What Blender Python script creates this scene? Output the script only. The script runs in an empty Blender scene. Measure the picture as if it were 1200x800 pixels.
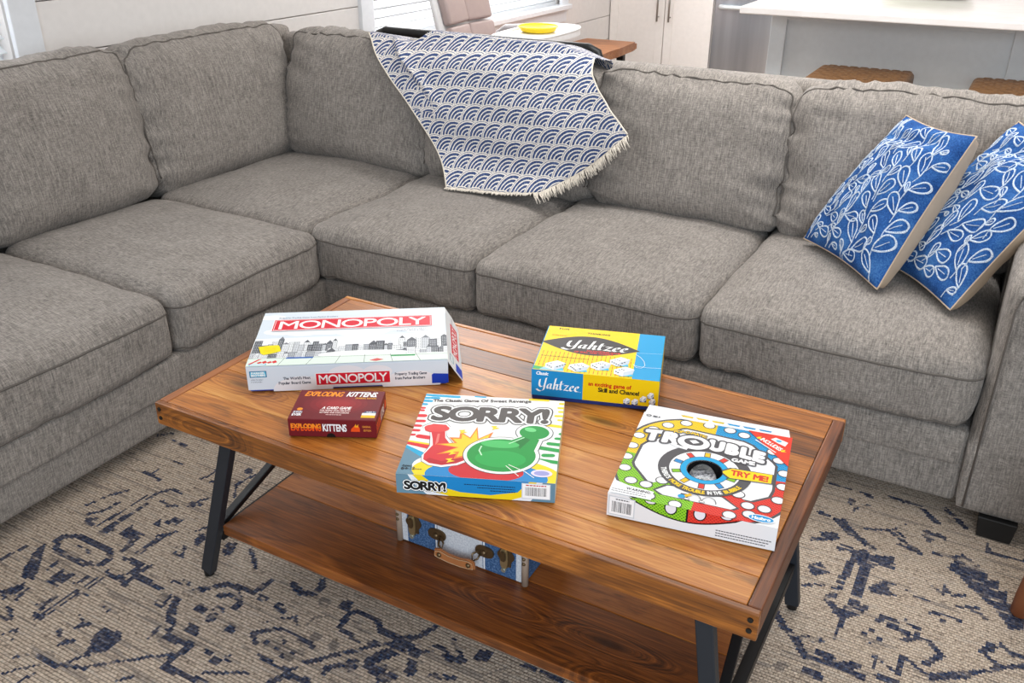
import bpy, bmesh, math, random
import numpy as np
from mathutils import Vector, Matrix, noise
from mathutils.geometry import tessellate_polygon

random.seed(7)
rng = np.random.default_rng(7)
S = bpy.context.scene
COL = S.collection
PI = math.pi

# ------------------------------------------------------------------ camera
cam_d = bpy.data.cameras.new('camera')
cam = bpy.data.objects.new('camera', cam_d)
COL.objects.link(cam)
cam_d.sensor_width = 36.0
cam_d.lens = 1065.6 / 1200 * 36
cam_d.clip_start = 0.05
R_ = Vector((0.87324345, 0.48727443, 0.0030828))
U_ = Vector((-0.21877272, 0.38639339, 0.89601264))
F_ = Vector((-0.43541288, 0.7831116, -0.44401785))
cam.matrix_world = Matrix(((R_.x, U_.x, -F_.x, 1.38874), (R_.y, U_.y, -F_.y, -1.02728),
                           (R_.z, U_.z, -F_.z, 1.37697), (0, 0, 0, 1)))
S.camera = cam

# ------------------------------------------------------------------ world, lights, exposure
W = bpy.data.worlds.new('world')
S.world = W
W.use_nodes = True
bg = W.node_tree.nodes['Background']
bg.inputs[0].default_value = (1.0, 0.955, 0.91, 1)
bg.inputs[1].default_value = 0.27


def area(name, loc, target, sx, sy, power, color):
    d = bpy.data.lights.new(name, 'AREA')
    d.shape = 'RECTANGLE'
    d.size, d.size_y, d.energy, d.color = sx, sy, power, color
    o = bpy.data.objects.new(name, d)
    COL.objects.link(o)
    o.location = loc
    o.rotation_euler = (Vector(target) - Vector(loc)).to_track_quat('-Z', 'Y').to_euler()
    return o


area('window_daylight_near', (-1.30, 0.0, 1.60), (0.8, 0.3, 0.3), 1.5, 1.3, 8, (0.97, 0.98, 1.0))
area('window_daylight_far', (-1.30, 3.70, 1.75), (0.8, 2.6, 0.3), 2.0, 1.5, 60, (1.0, 0.98, 0.96))
area('outdoor_sky_near', (-2.0, 0.2, 1.5), (0, 0.2, 1.3), 2.6, 2.4, 60, (0.95, 0.98, 1.0))
area('outdoor_sky_far', (-2.0, 4.3, 1.5), (0, 4.3, 1.3), 3.4, 2.4, 80, (0.95, 0.98, 1.0))
area('glass_door_daylight', (2.3, -2.3, 1.55), (0.9, 1.6, 0.5), 2.4, 2.0, 76, (0.80, 0.91, 1.0))
area('ceiling_lights', (1.15, 1.5, 2.55), (1.05, 1.5, 0.0), 2.4, 2.2, 41, (1.0, 0.95, 0.88))
area('kitchen_ceiling_lights', (0.2, 4.35, 2.50), (-0.1, 5.2, 0.6), 2.8, 1.0, 28, (1.0, 0.98, 0.96))
area('island_front_fill', (1.0, 1.9, 2.40), (1.0, 3.5, 0.6), 1.8, 0.6, 32, (0.95, 0.98, 1.0))  # added fill lamp above the sofa back, tilted to brighten the island front

S.view_settings.view_transform = 'Standard'
S.view_settings.look = 'None'
S.view_settings.gamma = 1.0
S.view_settings.use_curve_mapping = False
S.view_settings.exposure = 0.12


# ------------------------------------------------------------------ helpers: colour, node expressions
def lin(c):
    return tuple(((v / 255) / 12.92 if v / 255 <= 0.04045 else ((v / 255 + 0.055) / 1.055) ** 2.4) for v in c)


class NT:
    """small expression builder over a material node tree"""

    def __init__(self, name, rough=0.6, spec=0.5):
        self.m = bpy.data.materials.new(name)
        self.m.use_nodes = True
        self.t = self.m.node_tree
        self.b = self.t.nodes['Principled BSDF']
        self.b.inputs['Roughness'].default_value = rough
        self.b.inputs['Specular IOR Level'].default_value = spec

    def new(self, typ, **k):
        n = self.t.nodes.new(typ)
        for a, v in k.items():
            setattr(n, a, v)
        return n

    def put(self, sock, v):
        if isinstance(v, (int, float)):
            sock.default_value = v
        elif isinstance(v, (tuple, list)):
            sock.default_value = tuple(v) + ((1,) if len(v) == 3 and sock.type == 'RGBA' else ())
        else:
            self.t.links.new(v, sock)

    def math(self, op, a, b=0.0, c=None, clamp=False):
        n = self.new('ShaderNodeMath', operation=op, use_clamp=clamp)
        self.put(n.inputs[0], a)
        self.put(n.inputs[1], b)
        if c is not None:
            self.put(n.inputs[2], c)
        return n.outputs[0]

    def add(self, a, b): return self.math('ADD', a, b)
    def sub(self, a, b): return self.math('SUBTRACT', a, b)
    def mul(self, a, b): return self.math('MULTIPLY', a, b)
    def div(self, a, b): return self.math('DIVIDE', a, b)
    def floor(self, a): return self.math('FLOOR', a)
    def frac(self, a): return self.math('FRACT', a)
    def gt(self, a, b): return self.math('GREATER_THAN', a, b)
    def lt(self, a, b): return self.math('LESS_THAN', a, b)
    def sqrt(self, a): return self.math('SQRT', self.math('MAXIMUM', a, 0.0))

    def coord(self, kind='Object'):
        return self.new('ShaderNodeTexCoord').outputs[kind]

    def scale(self, v, s, off=None):
        n = self.new('ShaderNodeMapping')
        self.put(n.inputs['Vector'], v)
        n.inputs['Scale'].default_value = s
        if off is not None:
            self.put(n.inputs['Location'], off)
        return n.outputs[0]

    def sep(self, v):
        n = self.new('ShaderNodeSeparateXYZ')
        self.put(n.inputs[0], v)
        return n.outputs

    def comb(self, x, y, z):
        n = self.new('ShaderNodeCombineXYZ')
        for s, v in zip(n.inputs, (x, y, z)):
            self.put(s, v)
        return n.outputs[0]

    def noise(self, v, scale=1.0, detail=2.0, rough=0.5, dist=0.0):
        n = self.new('ShaderNodeTexNoise')
        self.put(n.inputs['Vector'], v)
        n.inputs['Scale'].default_value = scale
        n.inputs['Detail'].default_value = detail
        n.inputs['Roughness'].default_value = rough
        n.inputs['Distortion'].default_value = dist
        return n.outputs[0]

    def voronoi(self, v, scale=1.0):
        n = self.new('ShaderNodeTexVoronoi')
        self.put(n.inputs['Vector'], v)
        n.inputs['Scale'].default_value = scale
        return n.outputs

    def ramp(self, f, stops, interp='LINEAR'):
        n = self.new('ShaderNodeValToRGB')
        cr = n.color_ramp
        cr.interpolation = interp
        while len(cr.elements) < len(stops):
            cr.elements.new(0.5)
        for e, (p, c) in zip(cr.elements, stops):
            e.position = p
            e.color = tuple(c) + (1,) if len(c) == 3 else c
        self.put(n.inputs[0], f)
        return n.outputs[0]

    def smooth(self, f, a, b):
        n = self.new('ShaderNodeMapRange', interpolation_type='SMOOTHSTEP')
        self.put(n.inputs[0], f)
        n.inputs[1].default_value, n.inputs[2].default_value = a, b
        return n.outputs[0]

    def mix(self, f, a, b, mode='MIX'):
        n = self.new('ShaderNodeMix', data_type='RGBA', blend_type=mode)
        self.put(n.inputs[0], f)
        self.put(n.inputs[6], a)
        self.put(n.inputs[7], b)
        return n.outputs[2]

    def color(self, v):
        self.put(self.b.inputs['Base Color'], v)

    def bump(self, h, strength=0.3, dist=0.01):
        n = self.new('ShaderNodeBump')
        n.inputs['Strength'].default_value = strength
        n.inputs['Distance'].default_value = dist
        self.put(n.inputs['Height'], h)
        self.t.links.new(n.outputs[0], self.b.inputs['Normal'])


def plain(name, rgb, rough=0.5, metal=0.0, spec=0.5, var=0.0):
    n = NT(name, rough, spec)
    c = lin(rgb)
    n.b.inputs['Metallic'].default_value = metal
    f = n.noise(n.coord(), 35.0, 3)
    v = 0.06 + var
    n.color(n.mix(f, tuple(x * (1 - v) for x in c), tuple(min(1, x * (1 + v)) for x in c)))
    return n.m


# ------------------------------------------------------------------ helpers: objects
def link(name, me, m=None, parent=None, smooth=False):
    if isinstance(me, bmesh.types.BMesh):
        b = me
        me = bpy.data.meshes.new(name)
        b.to_mesh(me)
        b.free()
    if m is not None:
        for x in (m if isinstance(m, (list, tuple)) else [m]):
            me.materials.append(x)
    if smooth:
        me.polygons.foreach_set('use_smooth', [True] * len(me.polygons))
    o = bpy.data.objects.new(name, me)
    COL.objects.link(o)
    if parent is not None:
        o.parent = parent
    return o


def tag(o, label, cat, group=None, kind=None):
    o['label'] = label
    o['category'] = cat
    if group:
        o['group'] = group
    if kind:
        o['kind'] = kind
    return o


def thing(name, label, cat, loc=(0, 0, 0), rz=0.0, group=None):
    o = bpy.data.objects.new(name, None)
    o.empty_display_size = 0.05
    COL.objects.link(o)
    o.location = loc
    o.rotation_euler = (0, 0, rz)
    return tag(o, label, cat, group)


def struct(o):
    o['kind'] = 'structure'
    return o


def add_box(b, x0, x1, y0, y1, z0, z1, bev=0.0, seg=2):
    vs = [b.verts.new((x, y, z)) for x in (x0, x1) for y in (y0, y1) for z in (z0, z1)]
    fs = []
    for q in ((0, 1, 3, 2), (4, 6, 7, 5), (0, 4, 5, 1), (2, 3, 7, 6), (0, 2, 6, 4), (1, 5, 7, 3)):
        fs.append(b.faces.new([vs[i] for i in q]))
    if bev > 0:
        es = list({e for f in fs for e in f.edges})
        bmesh.ops.bevel(b, geom=es, offset=bev, segments=seg, affect='EDGES', profile=0.5)
    return vs


def box(name, x0, x1, y0, y1, z0, z1, m, parent=None, bev=0.003, seg=2):
    b = bmesh.new()
    add_box(b, x0, x1, y0, y1, z0, z1, bev, seg)
    return link(name, b, m, parent)


def frames(pts):
    pts = [Vector(p) for p in pts]
    out = []
    for i, p in enumerate(pts):
        t = (pts[min(i + 1, len(pts) - 1)] - pts[max(i - 1, 0)]).normalized()
        a = Vector((0, 0, 1)) if abs(t.z) < 0.9 else Vector((1, 0, 0))
        x = t.cross(a).normalized()
        out.append((p, x, x.cross(t).normalized()))
    return out


def add_tube(b, pts, r, n=8, cap=True, closed=False):
    rs = r if isinstance(r, (list, tuple)) else [r] * len(pts)
    rings = []
    for (p, x, y), rr in zip(frames(pts), rs):
        rings.append([b.verts.new(p + (x * math.cos(2 * PI * k / n) + y * math.sin(2 * PI * k / n)) * rr) for k in range(n)])
    for i in range(len(rings) - 1 + (1 if closed else 0)):
        r0, r1 = rings[i], rings[(i + 1) % len(rings)]
        for k in range(n):
            b.faces.new((r0[k], r0[(k + 1) % n], r1[(k + 1) % n], r1[k]))
    if cap and not closed:
        b.faces.new(rings[0][::-1])
        b.faces.new(rings[-1])


def tube(name, pts, r, m, parent=None, n=8):
    b = bmesh.new()
    add_tube(b, pts, r, n)
    return link(name, b, m, parent, True)


def add_bar(b, p, q, w, d, up=(1, 0, 0), bev=0.0015):
    """rectangular bar from p to q; w measured along `up`, d across"""
    p, q = Vector(p), Vector(q)
    t = (q - p).normalized()
    x = (Vector(up) - t * t.dot(Vector(up))).normalized()
    y = t.cross(x)
    vs = []
    for s in (p, q):
        vs.append([b.verts.new(s + x * w / 2 * i + y * d / 2 * j) for i, j in ((-1, -1), (1, -1), (1, 1), (-1, 1))])
    a, c = vs
    fs = [b.faces.new(a[::-1]), b.faces.new(c)]
    for k in range(4):
        fs.append(b.faces.new((a[k], a[(k + 1) % 4], c[(k + 1) % 4], c[k])))
    if bev:
        bmesh.ops.bevel(b, geom=list({e for f in fs for e in f.edges}), offset=bev, segments=1, affect='EDGES')


def bar(name, p, q, w, d, m, parent=None, up=(1, 0, 0), bev=0.0015):
    b = bmesh.new()
    add_bar(b, p, q, w, d, up, bev)
    bmesh.ops.recalc_face_normals(b, faces=b.faces)
    return link(name, b, m, parent)


def add_lathe(b, prof, n=32, c=(0, 0, 0)):
    rings = []
    for r, z in prof:
        if r < 1e-6:
            rings.append([b.verts.new((c[0], c[1], c[2] + z))])
        else:
            rings.append([b.verts.new((c[0] + r * math.cos(2 * PI * k / n), c[1] + r * math.sin(2 * PI * k / n), c[2] + z)) for k in range(n)])
    for r0, r1 in zip(rings, rings[1:]):
        for k in range(n):
            q = [r0[k % len(r0)], r0[(k + 1) % n % len(r0)], r1[(k + 1) % n % len(r1)], r1[k % len(r1)]]
            u = list(dict.fromkeys(q))
            if len(u) >= 3:
                b.faces.new(u)


def lathe(name, prof, m, parent=None, n=32, c=(0, 0, 0)):
    b = bmesh.new()
    add_lathe(b, prof, n, c)
    bmesh.ops.recalc_face_normals(b, faces=b.faces)
    return link(name, b, m, parent, True)


def sm(a, b, x):
    t = max(0.0, min(1.0, (x - a) / (b - a)))
    return t * t * (3 - 2 * t)


# ------------------------------------------------------------------ materials
def fabric_mat(name, light, dark, sx, sy):
    """heathered weave: long dark and light slubs in two directions"""
    n = NT(name, 0.95, 0.15)
    co = n.coord()
    warp = n.noise(n.scale(co, sx), 1.0, 2.5, 0.62)
    weft = n.noise(n.scale(co, sy), 1.0, 2.0, 0.6)
    speck = n.noise(co, 420.0, 1.0)
    blot = n.noise(co, 9.0, 3.0)
    f = n.add(n.add(n.mul(warp, 0.52), n.mul(weft, 0.34)), n.mul(speck, 0.14))
    c = n.ramp(f, [(0.30, lin(dark)), (0.5, tuple((a + b) * 0.46 for a, b in zip(lin(dark), lin(light)))), (0.70, lin(light))])
    c = n.mix(0.14, c, n.ramp(blot, [(0.3, (0.12, 0.115, 0.11)), (0.7, (0.42, 0.39, 0.36))]))
    n.color(c)
    n.b.inputs['Sheen Weight'].default_value = 0.12
    n.b.inputs['Sheen Roughness'].default_value = 0.5
    n.bump(f, 0.55, 0.004)
    return n.m


M = {}
M['sofa'] = fabric_mat('sofa_fabric', (186, 176, 167), (66, 62, 60), (330, 52, 38), (60, 420, 380))
M['sofa_side'] = fabric_mat('sofa_fabric_side', (186, 176, 167), (66, 62, 60), (52, 330, 38), (420, 60, 380))
M['seam'] = plain('sofa_seam', (104, 98, 93), 0.95, spec=0.1)


def wood_mat(name, cols, rough, scale=1.0, knots=True, coat=0.22):
    n = NT(name, rough, 0.45)
    co = n.coord()
    rnd = n.new('ShaderNodeObjectInfo').outputs['Random']
    off = n.comb(n.mul(rnd, 37.0), n.mul(rnd, 11.0), 0.0)
    v = n.new('ShaderNodeVectorMath', operation='ADD')
    n.put(v.inputs[0], co)
    n.put(v.inputs[1], off)
    v = v.outputs[0]
    kn = n.voronoi(n.scale(v, (2.3 * scale, 9.0 * scale, 9.0 * scale)))['Distance']
    kf = n.smooth(kn, 0.36, 0.02)
    low = n.noise(n.scale(v, (1.7 * scale, 8 * scale, 8 * scale)), 1.0, 3, 0.55)
    ring = n.noise(n.comb(n.mul(low, 2.2), n.mul(n.add(kf, low), 6.0), 0.0), 1.6, 3.0, 0.6)
    fine = n.noise(n.scale(v, (7 * scale, 240 * scale, 240 * scale)), 1.0, 3, 0.6)
    f = n.add(n.add(n.mul(ring, 0.45), n.mul(low, 0.30)), n.mul(fine, 0.30))
    f = n.add(f, n.mul(n.sub(rnd, 0.5), 0.16))
    c = n.ramp(f, [(0.38, lin(cols[0])), (0.485, lin(cols[1])), (0.575, lin(cols[2])), (0.68, lin(cols[3]))])
    worn = n.smooth(n.noise(n.scale(v, (5 * scale, 26 * scale, 26 * scale)), 1.0, 4, 0.65), 0.58, 0.70)
    c = n.mix(n.mul(worn, 0.55), c, lin(cols[0]))
    if knots:
        c = n.mix(n.mul(n.smooth(kn, 0.17, 0.06), 0.8), c, tuple(x * 0.55 for x in lin(cols[0])))
    n.color(c)
    n.put(n.b.inputs['Roughness'], n.add(rough - 0.06, n.mul(fine, 0.14)))
    n.b.inputs['Coat Weight'].default_value = coat
    n.b.inputs['Coat Roughness'].default_value = 0.3
    n.bump(f, 0.25, 0.002)
    return n.m


M['wood'] = wood_mat('stained_pine', ((74, 40, 17), (138, 80, 28), (184, 112, 42), (212, 150, 74)), 0.36)
M['wood_dark'] = wood_mat('stained_pine_rail', ((66, 34, 18), (114, 62, 30), (146, 84, 40), (170, 106, 54)), 0.52)
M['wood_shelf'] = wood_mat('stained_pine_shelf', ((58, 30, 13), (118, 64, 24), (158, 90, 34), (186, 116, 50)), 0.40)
M['wood_slab'] = wood_mat('live_edge_wood', ((84, 46, 24), (132, 80, 46), (162, 104, 62), (184, 128, 82)), 0.5, 1.4)
M['iron'] = plain('blackened_steel', (40, 45, 53), 0.5, 0.2)
M['iron_dark'] = plain('black_steel', (16, 16, 18), 0.45, 0.2)
M['hole'] = plain('black_bolt', (12, 11, 11), 0.5)
M['black_foot'] = plain('black_sofa_foot', (15, 15, 16), 0.55)
M['white_paint'] = plain('white_wall_paint', (232, 227, 224), 0.55)
M['trim_paint'] = plain('white_trim_paint', (228, 230, 234), 0.4)
q = NT('white_blind', 0.5, 0.4)
q.b.inputs['Base Color'].default_value = lin((242, 244, 246)) + (1,)
mx = q.new('ShaderNodeMixShader')
mx.inputs[0].default_value = 0.45
tr = q.new('ShaderNodeBsdfTranslucent')
tr.inputs[0].default_value = (0.9, 0.92, 0.94, 1)
q.t.links.new(q.b.outputs[0], mx.inputs[1])
q.t.links.new(tr.outputs[0], mx.inputs[2])
q.t.links.new(mx.outputs[0], q.t.nodes['Material Output'].inputs[0])
M['blind'] = q.m
M['cabinet'] = plain('warm_white_cabinet', (238, 231, 226), 0.45)
M['island'] = plain('pale_blue_grey_island', (214, 220, 224), 0.45)
M['nickel'] = plain('brushed_nickel', (176, 170, 164), 0.3, 0.9)
M['floor'] = wood_mat('floor_boards', ((110, 88, 70), (140, 116, 96), (160, 136, 116), (176, 154, 134)), 0.5, 0.8, False, 0.0)

q = NT('quartz_counter', 0.16, 0.3)
q.color(q.ramp(q.noise(q.coord(), 6.0, 6, 0.6), [(0.35, lin((222, 214, 210))), (0.7, lin((234, 229, 226)))]))
M['quartz'] = q.m
q = NT('stainless', 0.28, 0.5)
q.b.inputs['Metallic'].default_value = 0.85
q.color(q.ramp(q.noise(q.scale(q.coord(), (14, 14, 0.6)), 1.0, 2), [(0.3, lin((170, 176, 186))), (0.7, lin((200, 206, 214)))]))
M['steel'] = q.m
q = NT('window_glass', 0.02, 0.5)
mx = q.new('ShaderNodeMixShader')
mx.inputs[0].default_value = 0.93
tr = q.new('ShaderNodeBsdfTransparent')
q.t.links.new(q.b.outputs[0], mx.inputs[1])
q.t.links.new(tr.outputs[0], mx.inputs[2])
q.t.links.new(mx.outputs[0], q.t.nodes['Material Output'].inputs[0])
M['glass'] = q.m

# ================================================================== STRUCTURE
WX = -1.45          # face of the left wall
YK = 5.55           # face of the kitchen cabinets
floor = bpy.data.objects.new('floor', None)
COL.objects.link(floor)
struct(floor)
random.seed(3)
yy = -2.4
while yy < 6.4:
    box('floor_board', -1.6, 4.4, yy, yy + 0.178, -0.030, -0.010, M['floor'], floor, 0.002, 1)
    yy += 0.18

wall = bpy.data.objects.new('wall_left', None)
COL.objects.link(wall)
struct(wall)
win = [(-0.80, 0.83, 0.62, 2.05), (2.66, 4.72, 0.70, 2.35)]      # y0, y1, z0, z1 of the openings
box('backing', WX - 0.14, WX - 0.03, 4.72, 6.3, -0.03, 2.7, M['white_paint'], wall, 0)
box('backing', WX - 0.14, WX - 0.03, 0.83, 2.66, -0.03, 2.7, M['white_paint'], wall, 0)
box('backing', WX - 0.14, WX - 0.03, -2.4, -0.80, -0.03, 2.7, M['white_paint'], wall, 0)
for a, b_, c, d in win:
    box('backing', WX - 0.14, WX - 0.03, a, b_, -0.03, c, M['white_paint'], wall, 0)
    box('backing', WX - 0.14, WX - 0.03, a, b_, d, 2.7, M['white_paint'], wall, 0)
PB = 0.168
z = 0.55 - 4 * PB
while z < 2.7:
    segs = [(-2.4, 6.3)]
    for a, b_, c, d in win:
        if z + PB > c - 0.02 and z < d + 0.02:
            segs = [s for t in segs for s in ((t[0], min(t[1], a - 0.02)), (max(t[0], b_ + 0.02), t[1])) if s[1] - s[0] > 0.05]
    for a, b_ in segs:
        box('shiplap_plank', WX - 0.02, WX, a, b_, max(z, -0.03) + 0.002, z + PB - 0.002, M['white_paint'], wall, 0.0015, 1)
    z += PB
b = bmesh.new()
add_box(b, -1.6, 4.4, 6.20, 6.3, -0.03, 2.7)
struct(link('wall_back', b, M['white_paint']))

for k, (a, b_, c, d) in enumerate(win):
    w = bpy.data.objects.new('window_%d' % (k + 1), None)
    COL.objects.link(w)
    struct(w)
    cw = 0.085
    box('casing', WX, WX + 0.022, a - cw, a + 0.012, c - 0.02, d + cw, M['trim_paint'], w, 0.003)
    box('casing', WX, WX + 0.022, b_ - 0.012, b_ + cw, c - 0.02, d + cw, M['trim_paint'], w, 0.003)
    box('casing', WX, WX + 0.024, a - cw - 0.01, b_ + cw + 0.01, d, d + 0.11, M['trim_paint'], w, 0.003)
    box('sill', WX - 0.10, WX + 0.05, a - cw, b_ + cw, c - 0.03, c, M['trim_paint'], w, 0.004)
    box('apron', WX, WX + 0.018, a - cw + 0.02, b_ + cw - 0.02, c - 0.11, c - 0.032, M['trim_paint'], w, 0.003)
    mid = (a + b_) / 2
    for p, q_ in ((a, a + 0.045), (mid - 0.03, mid + 0.03), (b_ - 0.045, b_)):
        box('stile', WX - 0.12, WX - 0.08, p, q_, c, d, M['trim_paint'], w, 0.003)
    for p, q_ in ((c, c + 0.05), (d - 0.05, d)):
        box('sash_rail', WX - 0.12, WX - 0.08, a, b_, p, q_, M['trim_paint'], w, 0.003)
    box('pane', WX - 0.104, WX - 0.098, a + 0.04, mid - 0.02, c + 0.04, d - 0.04, M['glass'], w, 0)
    box('pane', WX - 0.104, WX - 0.098, mid + 0.02, b_ - 0.04, c + 0.04, d - 0.04, M['glass'], w, 0)
    bl = bmesh.new()
    add_box(bl, -0.026, 0.026, a + 0.02, b_ - 0.02, -0.0015, 0.0015, 0)
    me = None
    zz = c + 0.045
    while zz < d - 0.06:
        if me is None:
            o = link('blind_slat', bl, M['blind'], w)
            me = o.data
        else:
            o = link('blind_slat', me, None, w)
        o.location = (WX - 0.045, 0, zz)
        o.rotation_euler = (0, 0.55, 0)
        zz += 0.043
    box('blind_bottom_rail', WX - 0.07, WX - 0.02, a + 0.02, b_ - 0.02, c + 0.001, c + 0.022, M['blind'], w, 0.003)
    box('blind_headrail', WX - 0.075, WX - 0.015, a + 0.015, b_ - 0.015, d - 0.05, d - 0.002, M['blind'], w, 0.003)

# ================================================================== RUG (woven motifs on a grid of yarn cells)
CS = 0.006
RX0, RX1, RY0, RY1 = -0.75, 2.45, -1.05, 1.35
NX, NY = int((RX1 - RX0) / CS), int((RY1 - RY0) / CS)
gx = RX0 + (np.arange(NX) + 0.5) * CS
gy = RY0 + (np.arange(NY) + 0.5) * CS
GX, GY = np.meshgrid(gx, gy)
navy = np.zeros_like(GX)
grey = np.zeros_like(GX)


def r_line(A, p, q, w, v=1.0):
    p, q = np.array(p, float), np.array(q, float)
    d = q - p
    t = np.clip(((GX - p[0]) * d[0] + (GY - p[1]) * d[1]) / max(d @ d, 1e-9), 0, 1)
    A[np.hypot(GX - p[0] - t * d[0], GY - p[1] - t * d[1]) < w / 2] = v


def r_path(A, pts, w, closed=False, v=1.0):
    pts = list(pts) + ([pts[0]] if closed else [])
    for p, q in zip(pts, pts[1:]):
        r_line(A, p, q, w, v)


def r_poly(A, pts, v=1.0):
    ins = np.zeros(GX.shape, bool)
    for (x0, y0), (x1, y1) in zip(pts, list(pts[1:]) + [pts[0]]):
        if y0 == y1:
            continue
        c = ((GY >= y0) != (GY >= y1)) & (GX < x0 + (GY - y0) * (x1 - x0) / (y1 - y0))
        ins ^= c
    A[ins] = v


def xf(pts, c, s=1.0, a=0.0, fx=1):
    ca, sa = math.cos(a), math.sin(a)
    return [(c[0] + s * (fx * x * ca - y * sa), c[1] + s * (fx * x * sa + y * ca)) for x, y in pts]


def hexa(rx, ry):
    return [(-rx, 0), (-rx * .62, ry), (rx * .62, ry), (rx, 0), (rx * .62, -ry), (-rx * .62, -ry)]


def medallion(c, rx, ry, a=0.0):
    r_path(navy, xf(hexa(rx, ry), c, 1, a), 0.020, True)
    r_path(grey, xf(hexa(rx * .78, ry * .76), c, 1, a), 0.012, True)
    r_path(navy, xf(hexa(rx * .58, ry * .55), c, 1, a), 0.014, True)
    for s in (-1, 1):
        r_poly(navy, xf([(0, .1), (.17, .32), (0, .5), (-.17, .32)], (c[0], c[1]), ry * 0.8 * s, a))
        r_poly(navy, xf([(.1, 0), (.36, .16), (.55, 0), (.36, -.16)], (c[0], c[1]), rx * 0.8 * s, a))
    r_poly(grey, xf([(0, -.12), (.14, 0), (0, .12), (-.14, 0)], c, ry, a))


def flower(c, s, a=0.0):
    for k in range(6):
        r_poly(navy, xf([(.18, 0), (.55, .2), (1, 0), (.55, -.2)], c, s, a + k * PI / 3))
    r_poly(grey, xf(hexa(.2, .2), c, s, a))


def stepped(c, s, n=5, a=0.0):
    for k in range(n):
        w = (n - k) * 0.2
        r_poly(navy, xf([(-w, k * .2), (w, k * .2), (w, k * .2 + .2), (-w, k * .2 + .2)], c, s, a))


def leafpair(c, s, a=0.0):
    r_path(navy, xf([(0, -1), (0, 1)], c, s, a), 0.008)
    for t in (-.6, 0, .6):
        for f in (-1, 1):
            r_poly(navy, xf([(0, t), (.35 * f, t + .35), (.75 * f, t + .3), (.45 * f, t + .05)], c, s, a))


def hook(c, s, a=0.0, fx=1):
    r_path(navy, xf([(-.8, -.6), (-.8, .2), (-.3, .6), (.4, .6), (.8, .2), (.6, -.2), (.2, -.1)], c, s, a, fx), 0.022)
    r_poly(navy, xf([(-.8, -.6), (-.3, -.9), (-.5, -.3)], c, s, a, fx))


def zigzag(p, q, n, amp, w, A=None):
    A = navy if A is None else A
    p, q = np.array(p), np.array(q)
    d = q - p
    nrm = np.array([-d[1], d[0]]) / np.hypot(*d)
    r_path(A, [tuple(p + d * k / n + nrm * amp * (1 if k % 2 else -1)) for k in range(n + 1)], w)


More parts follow.
